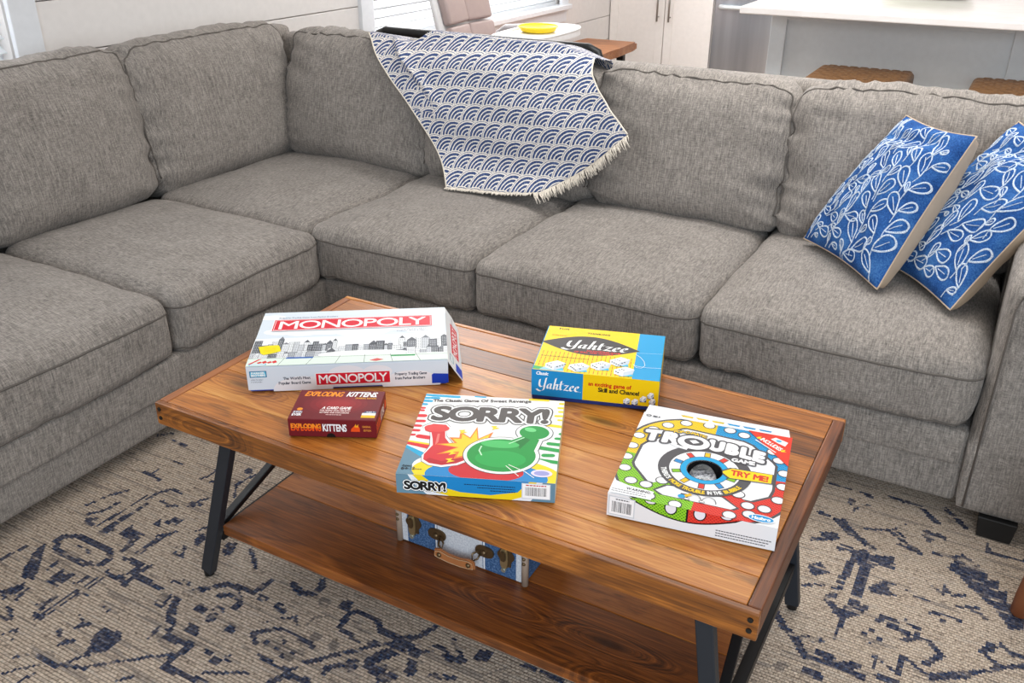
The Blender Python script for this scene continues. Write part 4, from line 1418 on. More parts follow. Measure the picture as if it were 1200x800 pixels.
P.poly(swell(rp, 7), (70, 74, 82))
P.poly(swell(rp, 5.6), (248, 248, 248))
P.poly(rp, (214, 46, 54))
P.ell(43, 149, 23, 13, (226, 66, 66))
P.poly([(40, 44), (52, 36), (74, 33), (98, 42), (108, 54), (100, 58), (70, 44), (48, 52)], (188, 30, 42))
P.poly([(48, 130), (52, 130), (54, 104), (50, 92)], (238, 120, 114))
star = []
for k in range(24):
    t = 2 * PI * k / 24
    r = (62, 34)[k % 2] * (1.0 + 0.16 * math.sin(k * 2.3))
    star.append((116 + r * math.cos(t) * 0.98, 96 + r * math.sin(t) * 0.92))
P.poly([(p[0], p[1]) for p in star], (236, 130, 40))
P.poly([(116 + (p[0] - 116) * .84, 96 + (p[1] - 96) * .84) for p in star], (250, 206, 46))
for a, x, y in ((0.4, 92, 142), (0.2, 148, 162), (-0.3, 84, 72), (0.1, 84, 48)):
    P.poly([(x - 8, y + 4), (x + 4, y + 7), (x + 1, y + 1), (x + 9, y - 1), (x - 5, y - 8), (x - 2, y - 1)], (250, 220, 40))


def green(k, m):
    P.ell(170, 74, 60 + k, 51 + k, m)
    P.poly([(176 - k * .7, 118), (203 - k * .8, 140), (232 + k, 130), (224 + k, 84)], m)
    P.ell(221, 153, 27 + k, 23 + k, m)


green(7.5, (64, 70, 74))
green(6, (248, 248, 248))
green(0, (22, 150, 62))
P.poly([(190, 122), (207, 134), (216, 128), (200, 96)], (14, 122, 48))
P.ell(164, 108, 34, 12, (72, 190, 100))
P.ell(170, 62, 44, 26, (32, 166, 74))
P.ell(213, 162, 11, 7, (110, 210, 130), a=-0.3)
P.stroke([(132, 98), (130, 84), (136, 70)], 2.4, (196, 238, 200))
P.stroke([(180, 112), (204, 134)], 2.6, (180, 232, 188))
P.stroke([(186, 46), (216, 28), (232, 12)], 1.4, (246, 246, 240))
P.stroke([(182, 42), (206, 14)], 1.4, (246, 246, 240))
P.ell(244, 26, 18, 11, (226, 218, 240))
P.ell(244, 26, 13, 7, (160, 160, 214))
P.text('Ages', 6, 22, 20, 27, (40, 52, 62), bold=True)
P.text('6+', 6, 12, 18, 20, (40, 52, 62), bold=True)
P.stroke([(22, 12), (22, 28)], 0.7, (40, 52, 62))
P.text('2', 25, 14, 29, 21, (40, 52, 62), bold=True)
P.greek(30, 15, 42, 17, (60, 72, 82), 4)
P.build('cover_print', sorry)
P = Print(front, 269, 38.5)
P.rect(0, 0, 269, 38.5, SLATE)
P.poly([(20, 38.5), (30, 20), (52, 0), (228, 0), (236, 12), (248, 38.5)], (236, 238, 242))
P.poly([(28, 38.5), (56, 8), (90, 0), (196, 0), (226, 12), (238, 38.5)], YEL)
P.poly([(44, 38.5), (66, 20), (110, 9), (160, 7), (206, 16), (226, 38.5)], BLUE)
P.text('SORRY!', 14, 9, 84, 25, (26, 24, 26), bold=True, gap=0.02, grow=[(3.6, (40, 38, 40)), (2.8, (248, 248, 248)), (0.9, (26, 24, 26))])
for k in range(3):
    P.greek(116 + k * 22, 25 - k * 5, 202, 26.6 - k * 5, (20, 40, 70), k)
P.rect(213, 5, 261, 36, (214, 218, 224))
P.rect(214.5, 6.5, 259.5, 34.5, (250, 250, 250))
P.greek(220, 30.8, 254, 33, (190, 40, 50), 6)
P.bars(219, 11, 255, 28, 4)
P.build('front_print', sorry)
P = Print(right, 274, 38.5)
P.rect(0, 0, 274, 38.5, (236, 238, 234))
for k in range(9):
    P.pill((30 + k * 14, 4 + 3 * (k % 2)), (30 + k * 14, 26 + 6 * (k % 3)), 7, GRN if k < 6 else YEL)
for k in range(6):
    P.pill((168 + k * 15, 8), (168 + k * 15, 30 - 6 * (k % 2)), 7, YEL)
P.build('side_print', sorry)

# ---------------------------------------------------------------- yellow and blue dice game box
w, d, h = 0.252, 0.205, 0.067
yz = box_thing('dice_game_box', 'tall yellow and blue dice game box near the far edge of the table', 'game box', 0.6495, 0.3830, 17.5)
top, front, right, back = faces(w, d, h)
YB, YY = (30, 158, 214), (248, 210, 14)
box('base_tray', 0.0008, w - 0.0008, 0.0008, d - 0.0008, 0, 0.050, ink((34, 48, 110)), yz, 0.0010, 1)
box('lid', 0, w, 0, d, 0.009, h, ink(YB), yz, 0.0012, 2)
P = Print(top, 252, 205)
P.poly([(2, 0), (198, 0), (198, 205), (2, 205)], YY)
for k in range(22):
    x = 10 + k * 8.6
    for y in (4, 18, 32, 46, 60, 74):
        P.stroke([(x, y), (x, y + 11)], 1.3, (196, 74, 30))
        P.k -= 1
P.k += 1
lens = []
for k in range(41):
    t = k / 40
    lens.append((-2 + 206 * t, 127 - 6 * t + 44 * math.sin(PI * t)))
for k in range(41):
    t = 1 - k / 40
    lens.append((-2 + 206 * t, 126 - 6 * t - 41 * math.sin(PI * t)))
P.poly(lens, (62, 58, 58))
nib(P, YAHTZEE, 52, 107, 33, (250, 250, 248), 0.20, 0.5, 1.0, 0.10)
P.text('AN EXCITING GAME', 96, 98, 166, 104, (216, 52, 46), bold=True)
P.text('OF SKILL AND CHANCE', 72, 90, 152, 96, (216, 52, 46), bold=True)
P.text('FUN', 26, 191, 46, 198, (50, 44, 30), bold=True, gap=0.25)
P.text('THINKING', 88, 180, 136, 186.5, (50, 44, 30), bold=True, gap=0.2)
P.text('Classic', 14, 159, 46, 166, (222, 110, 30), shear=0.3)
P.greek(8, 61.5, 106, 64, (120, 96, 30), 8)
P.poly([(2, 2), (36, 2), (30, 12), (2, 16)], (70, 178, 96))
P.poly([(14, 2), (64, 2), (58, 14), (22, 14)], (150, 206, 226))
for cx, cy, s, pips, a in ((41, 26, 36, (1, 3, 4), 0), (88, 27, 36, (5, 4, 1), -0.15), (130, 42, 36, (5, 3, 1), 0.0), (166, 66, 36, (3, 5, 2), 0.05), (178, 26, 36, (3, 2, 0), 0)):
    P.poly([(cx - 6, cy - s * .62), (cx + s * .6, cy - s * .5), (cx + s * .5, cy - s * .2), (cx, cy - s * .3)], (70, 190, 226))
    die_print(P, cx, cy, s, pips, a)
cv = [(197, 104), (208, 92), (216, 76), (219, 58), (213, 46), (203, 46), (196, 58), (204, 52), (224, 50), (252, 53)]
P.stroke(cv, 1.1, (224, 240, 248))
P.stroke([(198, 110), (252, 116)], 0.9, (180, 220, 236))
P.build('cover_print', yz)
P = Print(front, 252, 67)
P.rect(0, 9, 103, 67, (24, 140, 204))
P.rect(103, 9, 252, 67, (242, 204, 10))
P.text('Classic', 9, 56, 33, 63, (246, 248, 250), bold=True, shear=0.2)
nib(P, YAHTZEE, 15, 24, 21.5, (248, 250, 250), 0.19, 0.5, 0.98, 0.04)
for k in range(3):
    P.ell(92 + k * 3.5, 25, 0.8, 0.8, (220, 236, 246), n=8)
P.text('an exciting game of', 114, 43, 198, 51.5, (200, 60, 20), bold=True)
P.text('Skill and Chance!', 134, 31, 214, 40, (60, 50, 20), bold=True)
for k, (cx, cy) in enumerate(((190, 17), (206, 17), (222, 25), (236, 34), (240, 21))):
    P.poly([(cx - 5, cy - 8), (cx + 7, cy - 7), (cx + 6, cy + 2), (cx - 6, cy)], (40, 56, 120))
    die_print(P, cx, cy, 12, (2, 2, 2), 0.1 * k)
P.build('front_print', yz)
P = Print(right, 205, 67)
P.rect(0, 9, 205, 67, (240, 202, 12))
P.rect(0, 9, 60, 67, (24, 140, 204))
P.build('side_print', yz)

# ---------------------------------------------------------------- square white pop-dome race game box
w, d, h = 0.268, 0.272, 0.0435
tro = box_thing('board_game_box', 'square white game box with a clear dice dome in its lid', 'game box', 0.9365, 0.1070, 9.2)
top, front, right, back = faces(w, d, h)
TD = (84, 82, 86)
b = bmesh.new()
hc = (0.1375, 0.1165)
HR = 0.030
# lid panel with a round hole for the dome
ring0 = [(hc[0] + HR * math.cos(2 * PI * k / 40), hc[1] + HR * math.sin(2 * PI * k / 40)) for k in range(40)]
outer = []
for k in range(40):
    t = 2 * PI * k / 40
    c_, s_ = math.cos(t), math.sin(t)
    r = min(((w - hc[0]) if c_ > 0 else hc[0]) / max(abs(c_), 1e-9), ((d - hc[1]) if s_ > 0 else hc[1]) / max(abs(s_), 1e-9))
    outer.append((hc[0] + r * c_, hc[1] + r * s_))
for cxy in ((0, 0), (w, 0), (w, d), (0, d)):       # snap the nearest outline point to each corner
    k = min(range(40), key=lambda i: math.hypot(outer[i][0] - cxy[0], outer[i][1] - cxy[1]))
    outer[k] = cxy
for zt, fl_ in ((h, 1), (h - 0.002, -1)):
    o_ = [b.verts.new((x, y, zt)) for x, y in outer]
    i_ = [b.verts.new((x, y, zt)) for x, y in ring0]
    for k in range(40):
        q_ = (o_[k], o_[(k + 1) % 40], i_[(k + 1) % 40], i_[k])
        b.faces.new(q_ if fl_ > 0 else q_[::-1])
    if fl_ > 0:
        ot, it = o_, i_
    else:
        for k in range(40):
            b.faces.new((ot[(k + 1) % 40], ot[k], o_[k], o_[(k + 1) % 40]))
            b.faces.new((it[k], it[(k + 1) % 40], i_[(k + 1) % 40], i_[k]))
link('lid_top', b, ink((240, 240, 242)), tro)
WC = ink((238, 238, 240))
box('lid_side', 0, w, 0, 0.0018, 0.001, h - 0.0021, WC, tro, 0.0005, 1)
box('lid_side', 0, 0.0018, 0.0019, d - 0.0019, 0.001, h - 0.0021, WC, tro, 0.0005, 1)
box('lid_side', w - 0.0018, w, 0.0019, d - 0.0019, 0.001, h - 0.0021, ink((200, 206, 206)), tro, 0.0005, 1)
box('lid_side', 0, w, d - 0.0018, d, 0.001, h - 0.0021, WC, tro, 0.0005, 1)
box('base_tray', 0.003, w - 0.003, 0.003, d - 0.003, 0.0, 0.012, ink((24, 22, 24)), tro, 0.0005, 1)
b = bmesh.new()      # back tuck flap lifted a little above the lid
for x0, x1 in ((0.002, w - 0.004),):
    vs = [b.verts.new(p) for p in ((x0, d - 0.002, h + 0.001), (x1, d - 0.002, h + 0.001), (x1 - 0.004, d + 0.014, h + 0.007), (x0 + 0.004, d + 0.014, h + 0.009),
                                   (x0, d - 0.002, h - 0.001), (x1, d - 0.002, h - 0.001), (x1 - 0.004, d + 0.014, h + 0.005), (x0 + 0.004, d + 0.014, h + 0.007))]
    for q_ in ((0, 1, 2, 3), (7, 6, 5, 4), (0, 4, 5, 1), (1, 5, 6, 2), (2, 6, 7, 3), (3, 7, 4, 0)):
        b.faces.new([vs[i] for i in q_])
tuck = link('tuck_flap', b, WC, tro)


def tkf(a, b_, e):
    return (0.002 + a, d - 0.002 + b_ * 0.016 / 16, h + 0.0012 + (0.0075 - 0.0012 * a / 0.26) * b_ / 0.016 + e)


P = Print(lambda a, b_, e: tkf(a, b_, e), 258, 16)
for k, m in enumerate(((246, 210, 40), (246, 210, 40), (246, 210, 40), (40, 160, 216), (40, 160, 216), (40, 160, 216))):
    P.poly([(70 + k * 28, 9), (88 + k * 28, 9), (90 + k * 28, 16), (66 + k * 28, 16)], m)
P.build('flap_print', tuck)

P = Print(top, 268, 272)
P.hole = [(hc[0] * 1000 + 29.6 * math.cos(2 * PI * k / 28), hc[1] * 1000 + 29.6 * math.sin(2 * PI * k / 28)) for k in range(28)]
CX, CY = 137, 117
quad = {'yellow': [(CX, CY), (CX, 300), (-20, 300), (-20, 132)], 'blue': [(CX, CY), (CX, 300), (300, 300), (300, 132)],
        'red': [(CX, CY), (134, -20), (300, -20), (300, 132)], 'green': [(CX, CY), (134, -20), (-20, -20), (-20, 132)]}
outl = [(CX + 146 * abs(math.cos(t)) ** .8 * math.copysign(1, math.cos(t)), 128 + 146 * abs(math.sin(t)) ** .8 * math.copysign(1, math.sin(t))) for t in [2 * PI * k / 64 for k in range(64)]]


def clip_convex(pts, cl):
    ar = sum(a[0] * b_[1] - b_[0] * a[1] for a, b_ in zip(cl, cl[1:] + cl[:1]))
    cl = cl if ar > 0 else cl[::-1]
    for a, b_ in zip(cl, cl[1:] + cl[:1]):
        pts = half(pts, a, b_, 1)
        if not pts:
            break
    return pts


P.poly([(CX + (x - CX) * 1.03, 128 + (y - 128) * 1.03) for x, y in outl], TD)
for nm, cl in quad.items():
    g = clip_convex(outl, cl)
    if g:
        P.poly(g, HT[nm])
inner = [(66, 224), (76, 238), (84, 242), (190, 234), (206, 226), (246, 182), (252, 172), (254, 96), (250, 76), (224, 54), (212, 54), (196, 64),
         (186, 74), (90, 74), (80, 66), (60, 50), (50, 52), (20, 90), (16, 100), (18, 160), (24, 172)]


def shrink(pts, k):
    mx, my = sum(p[0] for p in pts) / len(pts), sum(p[1] for p in pts) / len(pts)
    return [(p[0] - (p[0] - mx) / math.hypot(p[0] - mx, p[1] - my) * k, p[1] - (p[1] - my) / math.hypot(p[0] - mx, p[1] - my) * k) for p in pts]


bay = [(66, 34), (82, 54), (104, 60), (180, 52), (206, 30), (198, 22), (80, 24)]
for g in (inner, bay):
    P.poly(g, TD)
for g in (inner, bay):
    P.poly(shrink(g, 5), (244, 244, 246))
for x, y in ((51, 240), (81, 258), (122, 264), (29, 217), (9, 188), (5, 152), (4, 115), (9, 80), (27, 47), (53, 44), (76, 64), (160, 260), (186, 252), (252, 190), (264, 153),
             (265, 113), (261, 73), (243, 42), (217, 42), (199, 68), (222, 20), (193, 8), (108, 6), (64, 14), (240, 214)):
    P.ell(x, y, 11.5, 10.5, TD, n=24)
    P.ell(x, y, 9.5, 8.5, (246, 246, 248), n=24)
P.ell(CX, CY, 78, 74, TD)
P.ell(CX, CY, 59, 57, (246, 246, 248))
for k, m in enumerate(((232, 190, 30), (222, 60, 50), (40, 140, 206), (130, 190, 40), (232, 190, 30), (222, 60, 50), (40, 140, 206), (130, 190, 40), (232, 190, 30), (222, 60, 50))):
    t = PI / 2 + 0.05 + k * 2 * PI / 10
    c_, s_ = math.cos(t), math.sin(t)
    for r, mm in ((1.5, TD), (0, m)):
        P.poly([(CX + c_ * a - s_ * b_, CY + s_ * a + c_ * b_) for a, b_ in ((42 - r, -4 - r), (54 + r, -4 - r), (54 + r, 4 + r), (42 - r, 4 + r))], mm)
P.ring(CX, CY, 41, 41, 11.5, TD)
P.ring(CX, CY, 40, 40, 9.5, (26, 164, 220))


arc = [("THERE'S", 3.36, 3.86, (240, 240, 240)), ('MORE TROUBLE', 3.93, 4.86, (246, 206, 40)), ('IN THE', 4.93, 5.27, (240, 240, 240)), ('BUBBLE', 5.34, 5.82, (246, 206, 40))]
for s_, t0, t1, m in arc:
    P.text(s_, 0, 3.5, 100, 12, m, bold=False, warp=(lambda t0, t1: (lambda x, y: (CX + (76 - y) * math.cos(t0 + (t1 - t0) * x / 100), CY + (72.5 - y) * math.sin(t0 + (t1 - t0) * x / 100))))(t0, t1),
           grow=[(0.5, m)])
# title


def tw(x, y):       # gentle arch of the title
    return (x, y + 12 * math.sin(PI * (x - 14) / 216) - 3)


gl = [(7.4, TD), (3.4, (248, 248, 250))]
P.text('T', 20, 180, 46, 212, (248, 248, 250), bold=True, warp=tw, grow=gl)
P.text('R', 53, 178, 78, 210, (248, 248, 250), bold=True, warp=tw, grow=gl)
P.text('UBLE', 134, 176, 226, 206, (248, 248, 250), bold=True, gap=0.22, warp=tw, grow=gl)
P.ell(105, 196, 31, 26, TD)
P.ell(105, 196, 28, 22, (248, 248, 250))
P.stroke([(70, 180), (82, 174), (96, 172)], 7, (248, 248, 250))
P.ell(105, 198, 17, 12, TD)
P.poly([(97, 200), (107, 205), (115, 198), (105, 192)], (246, 246, 248))
P.text('POP-O-MATIC', 66, 216, 124, 224, (246, 206, 40), bold=True, warp=lambda x, y: (x, y + 7 * math.sin(PI * (x - 60) / 72) - 1), grow=[(1.6, TD)])
P.text('GAME', 176, 160, 214, 170, (246, 246, 248), bold=True, grow=[(3.6, TD), (0.8, (246, 246, 248))])
ar = [(164, 122), (180, 137), (246, 141), (246, 115), (180, 108)]
P.poly(swell(ar, 4), TD)
P.poly(ar, (250, 212, 24))
P.text('TRY ME!', 180, 118, 240, 133, (214, 56, 40), bold=True, grow=[(0.9, (214, 56, 40))])
P.poly([(190, 272), (268, 272), (268, 176)], (226, 62, 44))
P.text('INCLUDES', 214, 246, 258, 256, (250, 246, 240), bold=True, rot=-0.62)
P.stroke([(207, 243), (244, 213)], 2.2, (250, 240, 236))
P.poly([(232, 254), (240, 262), (262, 252), (258, 238), (246, 244)], (236, 244, 248))
P.ell(246, 252, 5, 4, (90, 180, 220))
for x, y in ((212, 252), (256, 222)):
    P.poly([(x - 5, y), (x + 4, y + 5), (x + 2, y), (x + 6, y - 2), (x - 3, y - 4)], (248, 206, 40))
P.ring(11, 260.5, 5, 3.6, 1.8, (60, 60, 66))
P.greek(19, 258.5, 32, 262.5, (60, 60, 66), 5)
P.poly([(2, 2), (70, 2), (70, 26), (26, 30), (2, 38)], (244, 244, 246))
P.text('WARNING:', 26, 18, 66, 24, (70, 70, 74), bold=True, gap=0.14)
P.greek(4, 12.5, 60, 14.5, (130, 130, 136), 1)
P.greek(4, 7, 62, 9, (130, 130, 136), 2)
P.poly([(110, 30), (112, 38), (124, 39), (122, 30)], (60, 60, 64))
for x in (134, 158):
    P.ring(x, 26, 12, 16, 1.2, TD, 0, PI)
    P.ell(x - 11, 26, 5, 2.5, TD, n=16)
    P.ell(x - 11, 26, 4, 1.7, (246, 246, 248), n=16)
P.poly([(112, 30), (126, 42), (130, 38), (118, 27)], (244, 190, 30))
P.ell(114, 30, 6, 5, (40, 160, 216))
P.ell(241, 14, 21, 9.5, (240, 244, 248))
P.ell(241, 14, 19, 8, (40, 150, 212))
P.text('Hasbro', 227, 10.5, 255, 18, (250, 250, 250), bold=True)
cover = P.build('cover_print', tro)
# dark well under the dome, its rim level with the printed rings
b = bmesh.new()
add_lathe(b, [(HR - 0.0003, h + 0.0014), (HR - 0.0006, 0.0135), (0, 0.0135)], 40, (hc[0], hc[1], 0))
dome = link('dome_well', b, ink((30, 28, 30)), tro)
q = NT('clear_dome', 0.06, 0.5)
q.b.inputs['Transmission Weight'].default_value = 1.0
q.b.inputs['IOR'].default_value = 1.12
q.b.inputs['Base Color'].default_value = (0.92, 0.94, 0.96, 1)
dm = [(0.0255 * math.cos(t), 0.016 + 0.036 * math.sin(t)) for t in [PI / 2 * k / 12 for k in range(12)]] + [(0, 0.052)]
dm += [(0, 0.0505)] + [(0.0243 * math.cos(t), 0.016 + 0.0345 * math.sin(t)) for t in [PI / 2 * k / 12 for k in range(11, -1, -1)]]
lathe('clear_dome', dm, q.m, tro, 40, (hc[0] - 0.003, hc[1] + 0.001, 0))
q = NT('speckled_silver', 0.4, 0.5)
q.b.inputs['Metallic'].default_value = 0.35
q.color(q.ramp(q.noise(q.coord(), 170.0, 3, 0.7), [(0.38, lin((96, 96, 102))), (0.52, lin((190, 190, 196))), (0.66, lin((250, 248, 244)))]))
SILVER = q.m
dbm = bmesh.new()
add_box(dbm, -0.0055, 0.0055, -0.0055, 0.0055, 0, 0.011, 0.0018, 3)
die = link('pop_die', dbm, ink((244, 244, 244)), dome)
die.location = (hc[0] + 0.003, hc[1] - 0.013, 0.0262)
die.rotation_euler = (0, 0, 0.5)
lathe('silver_pad', [(0, 0.0160), (0.0225, 0.0160), (0.0232, 0.0215), (0.020, 0.0265), (0.010, 0.0300), (0, 0.0310)], SILVER, dome, 30, (hc[0] - 0.002, hc[1] + 0.004, 0))
P = Print(front, 268, 43.5)
P.rect(0, 0, 268, 43.5, (232, 232, 234))
arcp = [(36, 43.5)] + [(36 + 176 * k / 20, 43.5 - 24 * math.sin(PI * k / 20)) for k in range(1, 20)] + [(212, 43.5)]
P.poly([(p[0] + (p[0] - 124) * 0.02, p[1] - (2.4 if p[1] < 43 else 0)) for p in arcp], (24, 22, 24))
for nm, cl in (('green', [(0, 0), (128, 0), (128, 60), (0, 60)]), ('red', [(131, 0), (268, 0), (268, 60), (131, 60)])):
    P.poly(clip_convex(arcp, cl), HT[nm])
for x in (103, 149):
    P.ell(x, 39, 10.5, 12.5, (24, 22, 24), n=24)
    P.ell(x, 39, 8.5, 10.5, (236, 232, 240), n=24)
for x in (70, 190):
    P.ell(x, 44, 10, 6, (24, 22, 24), n=24)
    P.ell(x, 44, 8, 4.6, (236, 232, 240), n=24)
P.rect(2, 3, 46, 40, (206, 210, 216))
P.rect(4, 5, 44, 38, (244, 244, 246))
P.greek(14, 33.4, 36, 35.6, (80, 80, 86), 4)
P.bars(8, 9, 40, 30, 9)
for k in range(3):
    P.greek(176, 15 - 5 * k, 262 - 4 * k, 16.8 - 5 * k, (86, 86, 94), 10 + k)
P.build('front_print', tro)

# ================================================================== SUITCASE ON THE SHELF
case = thing('suitcase', 'small blue and white decorative suitcase with leather handle on the coffee table shelf', 'suitcase', (0.440, 0.199, SZ + 0.0008), 0.012)
CL, CD, CHH = 0.296, 0.205, 0.105
q = NT('denim_canvas', 0.85, 0.2)
f = q.noise(q.scale(q.coord(), (240, 240, 240)), 1.0, 3, 0.7)
x_, y_, z_ = q.sep(q.coord())
st = q.mul(q.gt(x_, 0.094), q.lt(x_, 0.200))
edge = q.math('MAXIMUM', q.lt(q.math('ABSOLUTE', q.sub(x_, 0.0905)), 0.0018), q.lt(q.math('ABSOLUTE', q.sub(x_, 0.2035)), 0.0018))
side = q.mul(q.math('MAXIMUM', q.lt(x_, 0.020), q.gt(x_, 0.276)), q.lt(y_, 0.012))
c = q.ramp(f, [(0.32, lin((38, 62, 96))), (0.52, lin((66, 98, 142))), (0.72, lin((122, 148, 182)))])
c = q.mix(q.math('MAXIMUM', st, side), c, q.ramp(f, [(0.3, lin((178, 184, 196))), (0.7, lin((226, 228, 232)))]))
c = q.mix(edge, c, lin((232, 234, 238)))
q.color(c)
q.bump(f, 0.3, 0.002)
DENIM = q.m
LEATHER = plain('tan_leather', (176, 112, 66), 0.5, var=0.06)
LTRIM = plain('greige_trim', (160, 140, 124), 0.55)
BRASS = plain('antique_brass', (112, 92, 66), 0.36, 0.7)
BRASS2 = plain('polished_brass_edge', (168, 146, 108), 0.32, 0.6)
CHROME = plain('worn_nickel', (186, 190, 178), 0.3, 0.7)
box('body', 0, CL, 0, CD, 0, CHH, DENIM, case, 0.006, 3)
b = bmesh.new()
add_box(b, -0.0006, CL + 0.0006, -0.0006, CD + 0.0006, 0.088, 0.0890, 0)
link('lid_seam', b, plain('dark_seam', (46, 50, 60), 0.8), case)
for x in (0.0, CL):
    for y in (0.0, CD):
        o = tube('corner_trim', [(x, y, 0.002), (x, y, CHH - 0.002)], 0.0072, LTRIM, case, 10)
        for zz in (0.058, 0.070, 0.096):
            b = bmesh.new()
            bmesh.ops.create_uvsphere(b, u_segments=10, v_segments=6, radius=0.0042, matrix=Matrix.Translation((x, y - 0.0060 if y < 0.1 else y + 0.006, zz)))
            link('stud', b, BRASS, o, True)


def plate(name, pts, y0, y1, m, parent, bev=0.001):
    b = bmesh.new()
    f0 = [b.verts.new((x, y0, z_)) for x, z_ in pts]
    f1 = [b.verts.new((x, y1, z_)) for x, z_ in pts]
    b.faces.new(f0)
    b.faces.new(f1[::-1])
    for k in range(len(pts)):
        b.faces.new((f0[k], f1[k], f1[(k + 1) % len(pts)], f0[(k + 1) % len(pts)]))
    bmesh.ops.recalc_face_normals(b, faces=b.faces)
    if bev:
        bmesh.ops.bevel(b, geom=[e for e in b.edges if abs(e.verts[0].co.y - e.verts[1].co.y) < 1e-7], offset=bev, segments=2, affect='EDGES')
    return link(name, b, m, parent)


def rounded(cx, cz, rx, rz, n=20, p=3.0):
    return [(cx + rx * math.copysign(abs(math.cos(t)) ** (2 / p), math.cos(t)), cz + rz * math.copysign(abs(math.sin(t)) ** (2 / p), math.sin(t))) for t in [2 * PI * k / n for k in range(n)]]


for x in (0.037, 0.254):
    orn = [(x + (0.0165 + 0.0025 * math.cos(6 * t)) * math.cos(t), 0.058 + (0.030 + 0.003 * math.cos(8 * t)) * math.sin(t)) for t in [2 * PI * k / 48 for k in range(48)]]
    lp = plate('latch', orn, -0.0035, 0.001, BRASS, case, 0.0006)
    plate('hasp', rounded(x - 0.002, 0.054, 0.0085, 0.024), -0.0085, -0.0036, BRASS2, lp)
    plate('hasp_ring', rounded(x - 0.002, 0.062, 0.0062, 0.012), -0.0125, -0.0086, BRASS, lp)
    plate('catch', rounded(x - 0.002, 0.027, 0.0052, 0.0052, 16, 2), -0.0105, -0.0036, CHROME, lp)
for x in (0.094, 0.206):
    rp_ = plate('handle_plate', rounded(x, 0.050, 0.021, 0.0135, 24, 2.4), -0.0045, 0.001, BRASS, case)
    b = bmesh.new()
    bmesh.ops.create_uvsphere(b, u_segments=12, v_segments=8, radius=0.0062, matrix=Matrix.Translation((x, -0.0045, 0.050)))
    link('rivet', b, BRASS, rp_, True)
    s_ = 1 if x < 0.15 else -1
    tube('handle_loop', [(x + s_ * 0.008, -0.006, 0.044), (x + s_ * 0.010, -0.013, 0.036), (x + s_ * 0.020, -0.018, 0.030), (x + s_ * 0.022, -0.013, 0.044), (x + s_ * 0.010, -0.006, 0.052)], 0.0022, BRASS, rp_, 8)
hp = [(0.102, 0.020), (0.104, 0.036), (0.116, 0.039), (0.136, 0.034), (0.164, 0.034), (0.184, 0.039), (0.196, 0.036), (0.198, 0.020), (0.186, 0.017), (0.166, 0.014), (0.136, 0.014), (0.114, 0.017)]
hd = plate('handle', hp, -0.030, -0.021, LEATHER, case, 0.0025)
hd['label'] = 'tan leather handle'
for x in (0.116, 0.184):
    b = bmesh.new()
    bmesh.ops.create_uvsphere(b, u_segments=12, v_segments=8, radius=0.0058, matrix=Matrix.Translation((x, -0.029, 0.027)))
    link('rivet', b, BRASS, hd, True)
b = bmesh.new()
add_tube(b, [(p[0] * 0.93 + 0.0105, -0.0305, 0.0265 + (p[1] - 0.0265) * 0.80) for p in hp + hp[:1]], 0.0006, 5)
link('stitching', b, plain('cream_thread', (206, 176, 140), 0.8), hd)

# ================================================================== THROW PILLOWS
q = NT('blue_pillow_fabric', 0.9, 0.2)
f = q.noise(q.scale(q.coord(), (1, 1, 1)), 260.0, 3, 0.7)
g_ = q.noise(q.coord(), 16.0, 4, 0.6)
c = q.ramp(q.add(q.mul(f, .5), q.mul(g_, .5)), [(0.36, lin((22, 56, 112))), (0.5, lin((38, 84, 148))), (0.66, lin((72, 122, 180)))])
q.color(c)
q.bump(f, 0.5, 0.002)
M['pillow_blue'] = q.m
M['pillow_back'] = plain('khaki_pillow_back', (196, 174, 150), 0.85, var=0.03)
q = NT('white_chenille', 0.95, 0.1)
f = q.noise(q.coord(), 420.0, 2, 0.7)
q.color(q.ramp(f, [(0.3, lin((120, 150, 194))), (0.48, lin((196, 210, 228))), (0.66, lin((236, 240, 244)))]))
q.bump(f, 0.7, 0.003)
M['chenille'] = q.m


